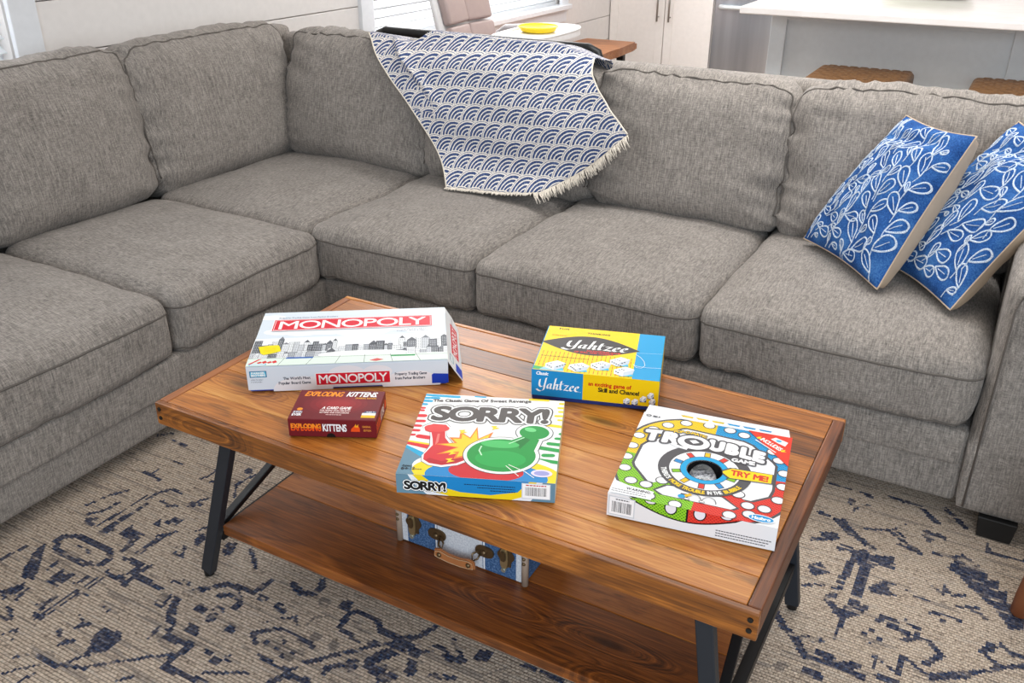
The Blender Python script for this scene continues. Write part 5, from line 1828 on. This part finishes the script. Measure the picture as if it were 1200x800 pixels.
def pillow(name, label, BL, BR, TR, TL_, thick, seed, group):
    """square pillow between four corners: embroidered blue front, khaki back"""
    BL, BR, TR, TL_ = (Vector(p) for p in (BL, BR, TR, TL_))
    cen = (BL + BR + TR + TL_) / 4
    nrm = (BR - BL).cross(TL_ - BL).normalized()        # points out of the front
    t = thing(name, label, 'pillow', (cen.x, cen.y, min(BL.z, BR.z)), 0, group)
    org = Vector(t.location)
    sd = Vector((seed * 2.1, seed, 0))

    def S_(u, v, side, lift=0.0):
        pinch = 0.030
        uu = u + pinch * math.sin(PI * v) * (0.5 - u) * 2 * 0.9
        vv = v + pinch * math.sin(PI * u) * (0.5 - v) * 2 * 0.9
        p = (BL * (1 - uu) + BR * uu) * (1 - vv) + (TL_ * (1 - uu) + TR * uu) * vv
        a, c = 4 * u * (1 - u), 4 * v * (1 - v)
        bulge = thick * (max(0.0, a * c) ** (0.44 if side > 0 else 0.26))
        k = noise.noise(Vector((u * 5, v * 5, side)) + sd) * 0.012 * (a * c) ** 0.3 + noise.noise(Vector((u * 17, v * 17, side)) + sd) * 0.0035 * min(1, 4 * a * c)
        fold = 0.016 * math.exp(-((v - 0.86 - 0.10 * (u - .5)) / 0.045) ** 2) * sm(0.0, 0.3, u) * sm(1.0, 0.7, u)
        w_ = bulge * (1.0 if side > 0 else 1.25) + k - (fold if side > 0 else 0) + lift
        return p + nrm * (w_ if side > 0 else -w_) - org

    N = 44
    for side, m, nm in ((1, 'pillow_blue', 'front_cover'), (-1, 'pillow_back', 'back_cover')):
        vs = [S_(i / N, j / N, side) for j in range(N + 1) for i in range(N + 1)]
        fs = []
        for j in range(N):
            for i in range(N):
                a = j * (N + 1) + i
                f_ = (a, a + 1, a + N + 2, a + N + 1)
                fs.append(f_ if side > 0 else f_[::-1])
        me = bpy.data.meshes.new(nm)
        me.from_pydata([tuple(v) for v in vs], [], fs)
        o = link(nm, me, M[m], t, True)
        if side > 0:
            front_o = o
    b = bmesh.new()
    edge_pts = [(i / 40, 0) for i in range(40)] + [(1, i / 40) for i in range(40)] + [(1 - i / 40, 1) for i in range(40)] + [(0, 1 - i / 40) for i in range(41)]
    add_tube(b, [S_(u, v, 1) for u, v in edge_pts], 0.0022, 6)
    link('seam', b, M['pillow_back'], t, True)
    # embroidered leaf sprays: outlined leaves along curving stems
    vs, fs = [], []

    def ribbon(pts, w_):
        k0 = len(vs)
        for i, p in enumerate(pts):
            q0, q1 = pts[max(i - 1, 0)], pts[min(i + 1, len(pts) - 1)]
            dx, dy = q1[0] - q0[0], q1[1] - q0[1]
            L = math.hypot(dx, dy) or 1
            ox, oy = -dy / L * w_ / 2, dx / L * w_ / 2
            for sgn, lf in ((-1, 0.0002), (0, 0.0020), (1, 0.0002)):
                u, v = min(0.995, max(0.005, p[0] + ox * sgn)), min(0.995, max(0.005, p[1] + oy * sgn))
                vs.append(tuple(S_(u, v, 1, lf)))
        for i in range(len(pts) - 1):
            for j in (0, 1):
                a = k0 + 3 * i + j
                fs.append((a, a + 1, a + 4, a + 3))

    def leaf(x, y, L, wd, a):
        pts = []
        for k in range(25):
            s_ = 2 * PI * k / 24
            lx = L / 2 * (1 - math.cos(s_))
            ly = wd / 2 * math.sin(s_) * math.sin(s_ / 2) * 1.25
            pts.append((x + lx * math.cos(a) - ly * math.sin(a), y + lx * math.sin(a) + ly * math.cos(a)))
        if all(0.0 < p[0] < 1.0 and 0.0 < p[1] < 1.0 for p in pts[::3]):
            ribbon(pts, 0.0105)
            ribbon([(x + L * .2 * math.cos(a), y + L * .2 * math.sin(a)), (x + L * .5 * math.cos(a), y + L * .5 * math.sin(a)), (x + L * .8 * math.cos(a), y + L * .8 * math.sin(a))], 0.005)

    rr = random.Random(seed)
    placed = []
    for k in range(2600):
        x, y = rr.uniform(0.04, 0.96), rr.uniform(0.04, 0.96)
        L = (0.155 if k < 500 else 0.115 if k < 1300 else 0.075) * (1.0 if x > 0.42 else 0.78) * rr.uniform(0.85, 1.15)
        a = 1.15 + 0.55 * math.sin(5.2 * x + 2.6 * y + seed) + rr.choice((-0.75, 0.75)) + rr.uniform(-.15, .15)
        cx, cy = x + L / 2 * math.cos(a), y + L / 2 * math.sin(a)
        if not (0.05 < cx < 0.95 and 0.05 < cy < 0.95):
            continue
        if all(math.hypot(cx - p[0], cy - p[1]) > 0.58 * 0.5 * (L + p[2]) + 0.025 for p in placed):
            placed.append((cx, cy, L))
            leaf(x, y, L, L * 0.52, a)
            g = 1.15 + 0.55 * math.sin(5.2 * x + 2.6 * y + seed)
            ribbon([(x - 0.05 * math.cos(g), y - 0.05 * math.sin(g)), (x - 0.022 * math.cos(g), y - 0.022 * math.sin(g)), (x, y)], 0.006)
    me = bpy.data.meshes.new('leaf_embroidery')
    me.from_pydata(vs, [], fs)
    o = link('leaf_embroidery', me, M['chenille'], front_o, True)
    o['kind'] = 'stuff'
    return t


pillow('throw_pillow', 'blue pillow with white leaf outlines leaning in front, its khaki edge showing whole', (0.911, 1.580, 0.472), (1.164, 1.286, 0.472), (1.303, 1.480, 0.838), (1.113, 1.677, 0.831), 0.066, 3, None)
pillow('throw_pillow', 'blue leaf pillow wedged against the sofa arm, behind the other blue pillow', (1.125, 1.510, 0.474), (1.340, 1.235, 0.474), (1.560, 1.400, 0.840), (1.385, 1.650, 0.850), 0.055, 8, None)

# ================================================================== SCALLOPED BLANKET
q = NT('scallop_blanket', 0.9, 0.15)
uvn = q.new('ShaderNodeUVMap', uv_map='cloth')
u_, v_, _w = q.sep(uvn.outputs[0])
SW, SH, SR = 0.057, 0.053, 0.062
us, vs_ = q.mul(u_, 1 / SW), q.mul(v_, 1 / SW)
hh_, rr_ = SH / SW, SR / SW
k0 = q.floor(q.div(vs_, hh_))


def scale_d(k):
    vv = q.sub(vs_, q.mul(k, hh_))
    par = q.mul(q.frac(q.mul(k, 0.5)), 1.0)
    ux = q.add(us, par)
    sq = q.sqrt(q.sub(rr_ * rr_, q.mul(vv, vv)))
    cc = q.floor(q.add(ux, sq))
    dx = q.sub(ux, cc)
    return q.div(q.sqrt(q.add(q.mul(dx, dx), q.mul(vv, vv))), rr_), q.lt(vv, rr_)


d0, _ = scale_d(k0)
d1, ok1 = scale_d(q.sub(k0, 1.0))
use1 = q.mul(ok1, q.lt(d1, 1.0))
dd = q.add(q.mul(use1, d1), q.mul(q.sub(1.0, use1), d0))
dd = q.add(dd, q.mul(q.sub(q.noise(q.scale(uvn.outputs[0], (220, 220, 1)), 1.0, 2), 0.5), 0.05))
rings = q.smooth(q.math('ABSOLUTE', q.sub(q.frac(q.add(q.mul(dd, 5.2), 0.40)), 0.5)), 0.36, 0.29)
ink_ = q.math('MAXIMUM', rings, q.lt(dd, 0.28))
ink_ = q.mul(ink_, q.smooth(dd, 0.965, 0.930))
thr = q.noise(q.scale(uvn.outputs[0], (420, 90, 1)), 1.0, 2, 0.7)
navy_c = q.ramp(thr, [(0.32, lin((40, 54, 92))), (0.55, lin((66, 84, 128))), (0.72, lin((128, 142, 172)))])
cream_c = q.ramp(thr, [(0.3, lin((214, 204, 196))), (0.6, lin((238, 232, 226)))])
q.color(q.mix(ink_, cream_c, navy_c))
q.bump(q.add(q.mul(thr, 0.5), q.mul(ink_, -0.4)), 0.5, 0.003)
BLK = q.m
blanket = thing('throw_blanket', 'navy and cream scallop-pattern fringed blanket draped over the sofa back', 'blanket', (-0.1, 1.7, 0.47))
BO = Vector((-0.1, 1.7, 0.47))
# corners in metres along the sofa (x) and height (z)
A_, B_, C_, D_, E_ = (-0.735, 0.916), (0.165, 0.898), (0.340, 0.705), (0.075, 0.500), (-0.265, 0.474)


def front_y(x, z):
    """front of the back cushions, leaning, rounded at the top"""
    y = 1.585 + 0.235 * (z - 0.47) - 0.040 * math.sin(PI * min(1, max(0, (z - 0.47) / 0.44)))
    if z > 0.83:
        y += 0.055 * sm(0.83, 0.93, z) ** 1.5
    if z < 0.60:
        y -= 0.085 * (1 - (z - 0.47) / 0.13) ** 1.6 * sm(0.26, 0.0, x)
    return y


def bottom(s):
    L1 = math.hypot(D_[0] - E_[0], D_[1] - E_[1])
    L2 = math.hypot(C_[0] - D_[0], C_[1] - D_[1])
    t = s * (L1 + L2)
    if t < L1:
        f_ = t / L1
        return (E_[0] + (D_[0] - E_[0]) * f_, E_[1] + (D_[1] - E_[1]) * f_ - 0.006 * math.sin(PI * f_))
    f_ = (t - L1) / L2
    return (D_[0] + (C_[0] - D_[0]) * f_, D_[1] + (C_[1] - D_[1]) * f_ - 0.020 * math.sin(PI * f_))


def topc(s):
    return (A_[0] + (B_[0] - A_[0]) * s, A_[1] + (B_[1] - A_[1]) * s - 0.012 * math.sin(PI * s) + 0.036 * sm(0.22, 0.30, s) * sm(1.02, 0.80, s) - 0.006 * math.exp(-((s - 0.2) / 0.04) ** 2))


def leftc(t):
    return (A_[0] + (E_[0] - A_[0]) * t + 0.045 * math.sin(PI * t), A_[1] + (E_[1] - A_[1]) * t)


def rightc(t):
    return (B_[0] + (C_[0] - B_[0]) * t - 0.035 * math.sin(PI * t) * (1 - t), B_[1] + (C_[1] - B_[1]) * t)


def cloth_xz(s, t):
    T_, Bm, Lf, Rt = topc(s), bottom(s), leftc(t), rightc(t)
    o = []
    for i in range(2):
        o.append((1 - t) * T_[i] + t * Bm[i] + (1 - s) * Lf[i] + s * Rt[i]
                 - ((1 - s) * (1 - t) * A_[i] + s * (1 - t) * B_[i] + (1 - s) * t * E_[i] + s * t * C_[i]))
    return o


def cloth_p(s, t):
    """t < 0 runs back over the crest and down behind the cushions"""
    x, z = cloth_xz(s, max(t, 0.0))
    y = front_y(x, z) - 0.012
    fold = 0.024 * math.exp(-((s - 0.16 - 0.05 * t) / 0.030) ** 2) * sm(0.55, 0.0, max(t, 0))      # ridge of the turned-over corner
    wav = 0.007 * math.sin(9 * s + 3 * t) * t + 0.010 * sm(0.80, 1.0, s) * math.sin(16 * s + 6 * t) * t + noise.noise(Vector((s * 5, t * 5, 2))) * 0.008
    y -= fold + wav + 0.006
    if t < 0:
        a = -t
        y += min(a, 0.15) * 1.0
        z += 0.006 * math.sin(PI * min(a / 0.06, 1.0)) - 0.16 * min(a, 0.15)
        if a > 0.15:
            y += 0.02 * sm(0.15, 0.21, a)
            z -= (a - 0.15) * 0.9
    return Vector((x, y, z)) - BO


NS, NT_ = 120, 84
vs, uvs, fs = [], [], []
tl = [-0.32 + 0.32 * k / 14 for k in range(14)] + [k / (NT_ - 14) for k in range(NT_ - 13)]
for t in tl:
    for i in range(NS + 1):
        s = i / NS
        p = cloth_p(s, t)
        vs.append(tuple(p))
        x, z = cloth_xz(s, max(t, 0))
        rot_ = -0.05
        xx, zz = x + 0.03 * math.sin(2 * s), (z - 0.47) * 1.03 - min(t, 0)
        if s < 0.15 and t < 0.5:
            xx, zz = xx + 0.02, zz + 0.018
        uvs.append((2 + xx * math.cos(rot_) - zz * math.sin(rot_), 2 + xx * math.sin(rot_) + zz * math.cos(rot_)))
for j in range(len(tl) - 1):
    for i in range(NS):
        a = j * (NS + 1) + i
        fs.append((a, a + NS + 1, a + NS + 2, a + 1))
me = bpy.data.meshes.new('woven_cloth')
me.from_pydata(vs, [], fs)
uvl = me.uv_layers.new(name='cloth')
for lp in me.loops:
    uvl.data[lp.index].uv = uvs[lp.vertex_index]
cl = link('woven_cloth', me, BLK, blanket, True)
sol = cl.modifiers.new('thickness', 'SOLIDIFY')
sol.thickness = 0.003
sol.offset = 0
CREAMM = plain('cream_cotton', (226, 216, 202), 0.9, var=0.08)
b = bmesh.new()
for k in range(300):
    s = (k + 0.5) / 300
    x, z = bottom(s)
    p0 = cloth_p(s, 1.0)
    L1 = 0.345 / (0.345 + 0.335)
    r1 = random.Random(k)
    if s < L1 * 0.93:
        d_ = Vector((r1.uniform(-.3, .3), -0.9, -0.25 + r1.uniform(-.1, .1))).normalized() * r1.uniform(0.010, 0.018)
    else:
        d_ = Vector((0.55 + r1.uniform(-.35, .3), -0.35, -0.85 + r1.uniform(-.2, .2))).normalized() * r1.uniform(0.022, 0.040)
    pts = [p0, p0 + d_ * 0.5 + Vector((r1.uniform(-.003, .003), -0.003, 0.001)), p0 + d_]
    add_tube(b, pts, [0.0017, 0.0017, 0.0011], 5)
o = link('fringe', b, CREAMM, blanket, True)
o['kind'] = 'stuff'
o['label'] = 'cream cotton fringe'
b = bmesh.new()
add_tube(b, [cloth_p(0.0, t) for t in [k / 40 for k in range(41)]], 0.003, 6)
link('hem', b, CREAMM, blanket, True)
b = bmesh.new()
add_tube(b, [cloth_p(1.0, t) for t in [k / 40 for k in range(41)]], 0.003, 6)
link('hem', b, CREAMM, blanket, True)

# ================================================================== KITCHEN BEHIND THE SOFA
cab = thing('kitchen_cabinet', 'white double-door kitchen cabinet with vertical bar handles against the far wall', 'cabinet', (-1.05, YK, 0))


def cbx(name, x0, x1, y0, y1, z0, z1, m, par, o, bev=0.003):
    return box(name, x0 - o[0], x1 - o[0], y0 - o[1], y1 - o[1], z0 - o[2], z1 - o[2], m, par, bev)


o_ = (-1.05, YK, 0)
cbx('carcass', -1.445, -0.660, YK + 0.022, YK + 0.60, 0.0, 0.875, M['cabinet'], cab, o_)
for x0, x1, hx in ((-1.440, -1.020, -1.060), (-1.014, -0.665, -0.972)):
    dr = cbx('door', x0, x1, YK, YK + 0.020, 0.10, 0.865, M['cabinet'], cab, o_)
    for a, b_, c, d in ((x0, x0 + 0.06, 0.10, 0.865), (x1 - 0.06, x1, 0.10, 0.865), (x0 + 0.06, x1 - 0.06, 0.10, 0.16), (x0 + 0.06, x1 - 0.06, 0.805, 0.865)):
        cbx('door_frame', a, b_, YK - 0.007, YK + 0.001, c, d, M['cabinet'], dr, o_, 0.001)
    hd = tube('handle', [(hx - o_[0], -0.045, 0.535), (hx - o_[0], -0.045, 0.80)], 0.007, M['nickel'], dr, 10)
    for zz in (0.565, 0.77):
        tube('handle_post', [(hx - o_[0], -0.044, zz), (hx - o_[0], -0.006, zz)], 0.005, M['nickel'], dr, 8)
cbx('worktop', -1.448, -0.655, YK - 0.02, YK + 0.60, 0.877, 0.915, M['quartz'], cab, o_)
cbx('toe_kick', -1.445, -0.660, YK + 0.03, YK + 0.05, -0.008, 0.099, M['cabinet'], cab, o_, 0)

dw = thing('dishwasher', 'stainless steel dishwasher with a bar handle beside the white cabinet', 'dishwasher', (-0.35, YK, 0))
o_ = (-0.35, YK, 0)
cbx('body', -0.650, -0.050, YK + 0.02, YK + 0.60, 0.0, 0.868, M['iron'], dw, o_)
dr = cbx('door', -0.648, -0.052, YK - 0.015, YK + 0.02, 0.10, 0.73, M['steel'], dw, o_, 0.006)
cbx('control_panel', -0.648, -0.052, YK - 0.012, YK + 0.02, 0.735, 0.866, plain('smoked_steel', (84, 66, 82), 0.3, 0.4), dw, o_, 0.004)
b = bmesh.new()
add_tube(b, [(-0.25, -0.030, 0.660), (-0.245, -0.062, 0.662), (-0.20, -0.066, 0.662), (0.20, -0.066, 0.662), (0.245, -0.062, 0.662), (0.25, -0.030, 0.660)], 0.016, 12)
link('handle', b, plain('bright_handle', (220, 224, 226), 0.35, 0.3), dr, True)
cbx('worktop', -0.652, -0.045, YK - 0.02, YK + 0.60, 0.877, 0.915, M['quartz'], dw, o_)

isl = thing('kitchen_island', 'pale grey panelled kitchen island with a white quartz top behind the sofa', 'island', (1.2, 3.6, 0))
o_ = (1.2, 3.6, 0)
cbx('body', 0.275, 2.60, 3.52, 4.25, 0.0, 0.888, M['island'], isl, o_)
for x0, x1, z0, z1, nm in ((0.262, 0.335, 0.0, 0.888, 'stile'), (1.290, 1.365, 0.0, 0.888, 'stile'), (2.53, 2.61, 0.0, 0.888, 'stile'),
                           (0.335, 1.290, 0.842, 0.888, 'panel_rail'), (1.365, 2.53, 0.842, 0.888, 'panel_rail'), (0.335, 1.290, 0.0, 0.10, 'panel_rail'), (1.365, 2.53, 0.0, 0.10, 'panel_rail')):
    cbx(nm, x0, x1, 3.500, 3.522, z0, z1, M['island'], isl, o_, 0.002)
cbx('countertop', 0.185, 2.70, 3.215, 4.32, 0.8885, 0.920, M['quartz'], isl, o_, 0.005)

DISH = plain('green_glazed_dish', (120, 140, 92), 0.3)
dish = thing('serving_dish', 'green serving dish standing on the white island top', 'dish', (0.86, 4.14, 0.9208))
lathe('bowl', [(0, 0.001), (0.12, 0.0), (0.16, 0.004), (0.20, 0.026), (0.215, 0.045), (0.209, 0.046), (0.19, 0.026), (0.15, 0.009), (0, 0.007)], DISH, dish, 40)
lathe('rim', [(0.208, 0.044), (0.216, 0.044), (0.217, 0.049), (0.208, 0.049), (0.208, 0.044)], plain('dark_green_glaze', (52, 62, 40), 0.3), dish, 40)

q = NT('woven_leather', 0.5, 0.4)
q.color(q.ramp(q.noise(q.coord(), 90.0, 3), [(0.3, lin((86, 56, 32))), (0.7, lin((132, 96, 60)))]))
WOVEN = q.m


def stool(name, label, cx, cy, zt, wd, dp):
    t = thing(name, label, 'stool', (cx, cy, 0), 0, 'woven bar stools at the island')
    b = bmesh.new()
    add_box(b, -wd / 2, wd / 2, -dp / 2, dp / 2, zt - 0.075, zt - 0.006, 0.022, 4)
    link('seat', b, WOVEN, t, True)
    b = bmesh.new()
    nxs, nys = 9, 11
    for j in range(nys):
        for i in range(nxs):
            x, y = -wd / 2 + wd * (i + 0.5 + 0.5 * (j % 2) - .25) / nxs, -dp / 2 + dp * (j + 0.5) / nys
            if abs(x) + wd / nxs * .45 > wd / 2 - 0.004:
                continue
            w2, d2 = wd / nxs * 0.47, dp / nys * 0.46
            g = [b.verts.new((x + w2 * a, y + d2 * c, zt - 0.0085 + (0.0055 if abs(c) < .1 else 0)))
                 for a, c in ((-1, -.8), (-.5, -1), (.5, -1), (1, -.8), (1, .8), (.5, 1), (-.5, 1), (-1, .8), (-.6, 0), (.6, 0))]
            for f_ in ((0, 1, 8), (1, 2, 9, 8), (2, 3, 9), (3, 4, 9), (4, 5, 9), (5, 6, 8, 9), (6, 7, 8), (7, 0, 8)):
                b.faces.new([g[k] for k in f_])
    o = link('woven_top', b, WOVEN, t, True)
    o['kind'] = 'stuff'
    for sx_ in (-1, 1):
        for sy_ in (-1, 1):
            bar('leg', (sx_ * (wd / 2 + 0.0), sy_ * (dp / 2 - 0.01), -0.0095), (sx_ * (wd / 2 - 0.04), sy_ * (dp / 2 - 0.05), zt - 0.072), 0.032, 0.032, WOVEN, t)
    for s_ in (-1, 1):
        bar('footrest', (-wd / 2 + 0.02, s_ * (dp / 2 - 0.022), 0.22), (wd / 2 - 0.02, s_ * (dp / 2 - 0.022), 0.22), 0.022, 0.022, WOVEN, t, (0, 1, 0))


stool('bar_stool', 'brown woven bar stool in front of the left half of the island panel', 0.735, 3.225, 0.675, 0.405, 0.42)
stool('bar_stool', 'brown woven bar stool near the right edge of the picture at the island', 1.375, 3.225, 0.675, 0.405, 0.42)

# high chair with tray
hc_ = thing('high_chair', 'white high chair with mauve quilted seat and white tray near the window', 'high chair', (-0.91, 2.93, 0))
VIN = plain('mauve_vinyl', (178, 158, 154), 0.5)
VIN2 = plain('grey_vinyl', (150, 146, 148), 0.5)
PLA = plain('white_plastic', (238, 236, 236), 0.35)
# seat back: a padded shell of six quilted panels facing +x, leaning back
for j, (z0, z1) in enumerate(((0.665, 0.80), (0.805, 0.99), (0.995, 1.18))):
    for i in range(2):
        b = bmesh.new()
        add_box(b, -0.022, 0.022, -0.098, 0.098, -(z1 - z0) / 2, (z1 - z0) / 2, 0.014, 4)
        o = link('back_panel', b, VIN, hc_, True)
        zc = (z0 + z1) / 2
        o.location = (-0.115 - (zc - 0.66) * 0.26, -0.10 + 0.20 * i, zc)
        o.rotation_euler = (0, -0.26, (0.10, -0.10)[i])
b = bmesh.new()
add_box(b, -0.014, 0.014, -0.225, 0.225, -0.28, 0.29, 0.010, 2)
o = link('back_shell', b, PLA, hc_, True)
o.location = (-0.215, 0, 0.92)
o.rotation_euler = (0, -0.26, 0)
box('seat', -0.13, 0.16, -0.19, 0.19, 0.585, 0.645, VIN, hc_, 0.02, 3)
for s_ in (-1, 1):
    b = bmesh.new()
    add_tube(b, [(-0.14, s_ * 0.215, 0.69), (-0.06, s_ * 0.225, 0.745), (0.04, s_ * 0.22, 0.752), (0.12, s_ * 0.21, 0.735)], [0.028, 0.034, 0.034, 0.028], 14)
    link('armrest', b, VIN2, hc_, True)
    box('arm_panel', -0.14, 0.12, s_ * 0.215 - 0.012, s_ * 0.215 + 0.012, 0.60, 0.72, PLA, hc_, 0.008)
# rounded tray
tp_ = [(0.27 * math.copysign(abs(math.cos(t)) ** 0.55, math.cos(t)) * (0.60 if math.cos(t) > 0 else 0.42) + 0.21, 0.285 * math.copysign(abs(math.sin(t)) ** 0.62, math.sin(t))) for t in [2 * PI * k / 56 for k in range(56)]]


def extrude_xy(name, pts, z0, z1, m, parent, bev=0.004):
    b = bmesh.new()
    f0 = [b.verts.new((x, y, z0)) for x, y in pts]
    f1 = [b.verts.new((x, y, z1)) for x, y in pts]
    b.faces.new(f0[::-1])
    b.faces.new(f1)
    for k in range(len(pts)):
        b.faces.new((f0[k], f0[(k + 1) % len(pts)], f1[(k + 1) % len(pts)], f1[k]))
    if bev:
        bmesh.ops.bevel(b, geom=[e for e in b.edges if abs(e.verts[0].co.z - e.verts[1].co.z) < 1e-7], offset=bev, segments=2, affect='EDGES')
    return link(name, b, m, parent)


tray = extrude_xy('tray', tp_, 0.757, 0.782, PLA, hc_, 0.008)
extrude_xy('tray_rim', [((x - 0.21) * 1.0 + 0.21, y) for x, y in tp_], 0.7822, 0.7824, PLA, tray, 0)
bpy.data.objects.remove(bpy.data.objects['tray_rim'])
b = bmesh.new()
add_tube(b, [(x * 0.985 + 0.003, y * 0.985, 0.786) for x, y in tp_], 0.006, 8, closed=True)
link('tray_rim', b, PLA, tray, True)
for sx_, xx in ((-1, -0.30), (1, 0.26)):
    for s_ in (-1, 1):
        tube('leg', [(xx, s_ * 0.29, 0.004), (sx_ * 0.05, s_ * 0.20, 0.60)], 0.016, PLA, hc_, 10)
box('leg_bridge', -0.09, 0.10, -0.215, 0.215, 0.56, 0.588, PLA, hc_, 0.01)
plate_t = thing('plate', 'yellow plastic plate on the high chair tray', 'plate', (-0.685, 2.945, 0.7832))
YP = plain('yellow_plastic', (244, 216, 28), 0.4)
lathe('dish', [(0, 0.001), (0.070, 0.0), (0.082, 0.006), (0.090, 0.024), (0.093, 0.025), (0.086, 0.021), (0.076, 0.009), (0, 0.007)], YP, plate_t, 40)
b = bmesh.new()
add_tube(b, [(0.093 * math.cos(t), 0.093 * math.sin(t), 0.025) for t in [2 * PI * k / 40 for k in range(40)]], 0.0035, 6, closed=True)
link('rim', b, YP, plate_t, True)
lathe('print_spot', [(0, 0.0079), (0.020, 0.0078), (0.021, 0.0072)], plain('pale_blue_print', (150, 190, 200), 0.5), plate_t, 20, (0.02, 0.01, 0))

# live-edge bench beyond the high chair
bench = thing('bench', 'live-edge wooden bench with black legs along the window wall', 'bench', (-1.2, 4.25, 0))
rb = random.Random(4)
L_, R2 = [], []
for k in range(25):
    y = -0.85 + 1.64 * k / 24
    L_.append((-0.195 + 0.012 * noise.noise(Vector((y * 3, 0, 0))), y))
    R2.append((0.195 + 0.022 * noise.noise(Vector((y * 4, 5, 0))) - 0.012 * sm(0.6, 0.79, y), y))
ob = extrude_xy('slab', L_[::-1] + R2, 0.402, 0.455, M['wood_slab'], bench, 0.010)
ob.data.polygons.foreach_set('use_smooth', [False] * len(ob.data.polygons))
for y in (-0.62, 0.60):
    for x in (-0.15, 0.15):
        bar('leg', (x, y, -0.0095), (x, y, 0.402), 0.045, 0.045, M['iron_dark'], bench)
    bar('leg_brace', (-0.128, y, 0.385), (0.128, y, 0.385), 0.03, 0.03, M['iron_dark'], bench, (0, 1, 0))

# black tubular back rail of the seat standing behind the sofa
rail_t = thing('settee', 'black settee standing behind the sofa, only its top rail visible above the blanket', 'settee', (-0.48, 2.22, 0))
b = bmesh.new()
rp2 = [(-0.60, 0, 0.60), (-0.60, 0, 0.80), (-0.585, 0, 0.832), (-0.55, 0, 0.846), (-0.2, 0, 0.846), (0.15, 0, 0.846), (0.39, 0, 0.846), (0.425, 0, 0.832), (0.44, 0, 0.79), (0.44, 0, 0.60)]
add_tube(b, rp2, 0.019, 12)
link('top_rail', b, M['iron_dark'], rail_t, True)
for k in range(8):
    tube('spindle', [(-0.40 + 0.106 * k, 0.0, 0.455), (-0.40 + 0.106 * k, 0.0, 0.820)], 0.008, M['iron_dark'], rail_t, 8)
box('seat', -0.62, 0.46, -0.02, 0.40, 0.425, 0.460, M['iron_dark'], rail_t, 0.01)
for x in (-0.60, 0.44):
    for y in (0.0, 0.37):
        tube('leg', [(x, y, -0.009), (x, y, 0.43 if y > 0.1 else 0.62)], 0.017, M['iron_dark'], rail_t, 10)

# turned wooden foot at the right edge of the picture
st2 = thing('ottoman', 'round grey ottoman with brown turned wooden feet on the rug at far right', 'ottoman', (1.930, 0.795, 0))
BW = plain('brown_turned_wood', (122, 70, 40), 0.45, var=0.12)
for k, (x, y) in enumerate(((-0.315, -0.005), (0.16, -0.27), (0.16, 0.27))):
    b = bmesh.new()
    add_tube(b, [(x, y, 0.001), (x * 1.0, y, 0.006), (x * 0.985, y * 0.985, 0.05), (x * 0.93, y * 0.93, 0.19), (x * 0.92, y * 0.92, 0.25)], [0.014, 0.019, 0.022, 0.027, 0.028], 18)
    link('leg', b, BW, st2, True)
lathe('cushion', [(0, 0.235), (0.26, 0.235), (0.285, 0.25), (0.29, 0.36), (0.27, 0.395), (0.20, 0.41), (0, 0.415)], M['sofa'], st2, 48)
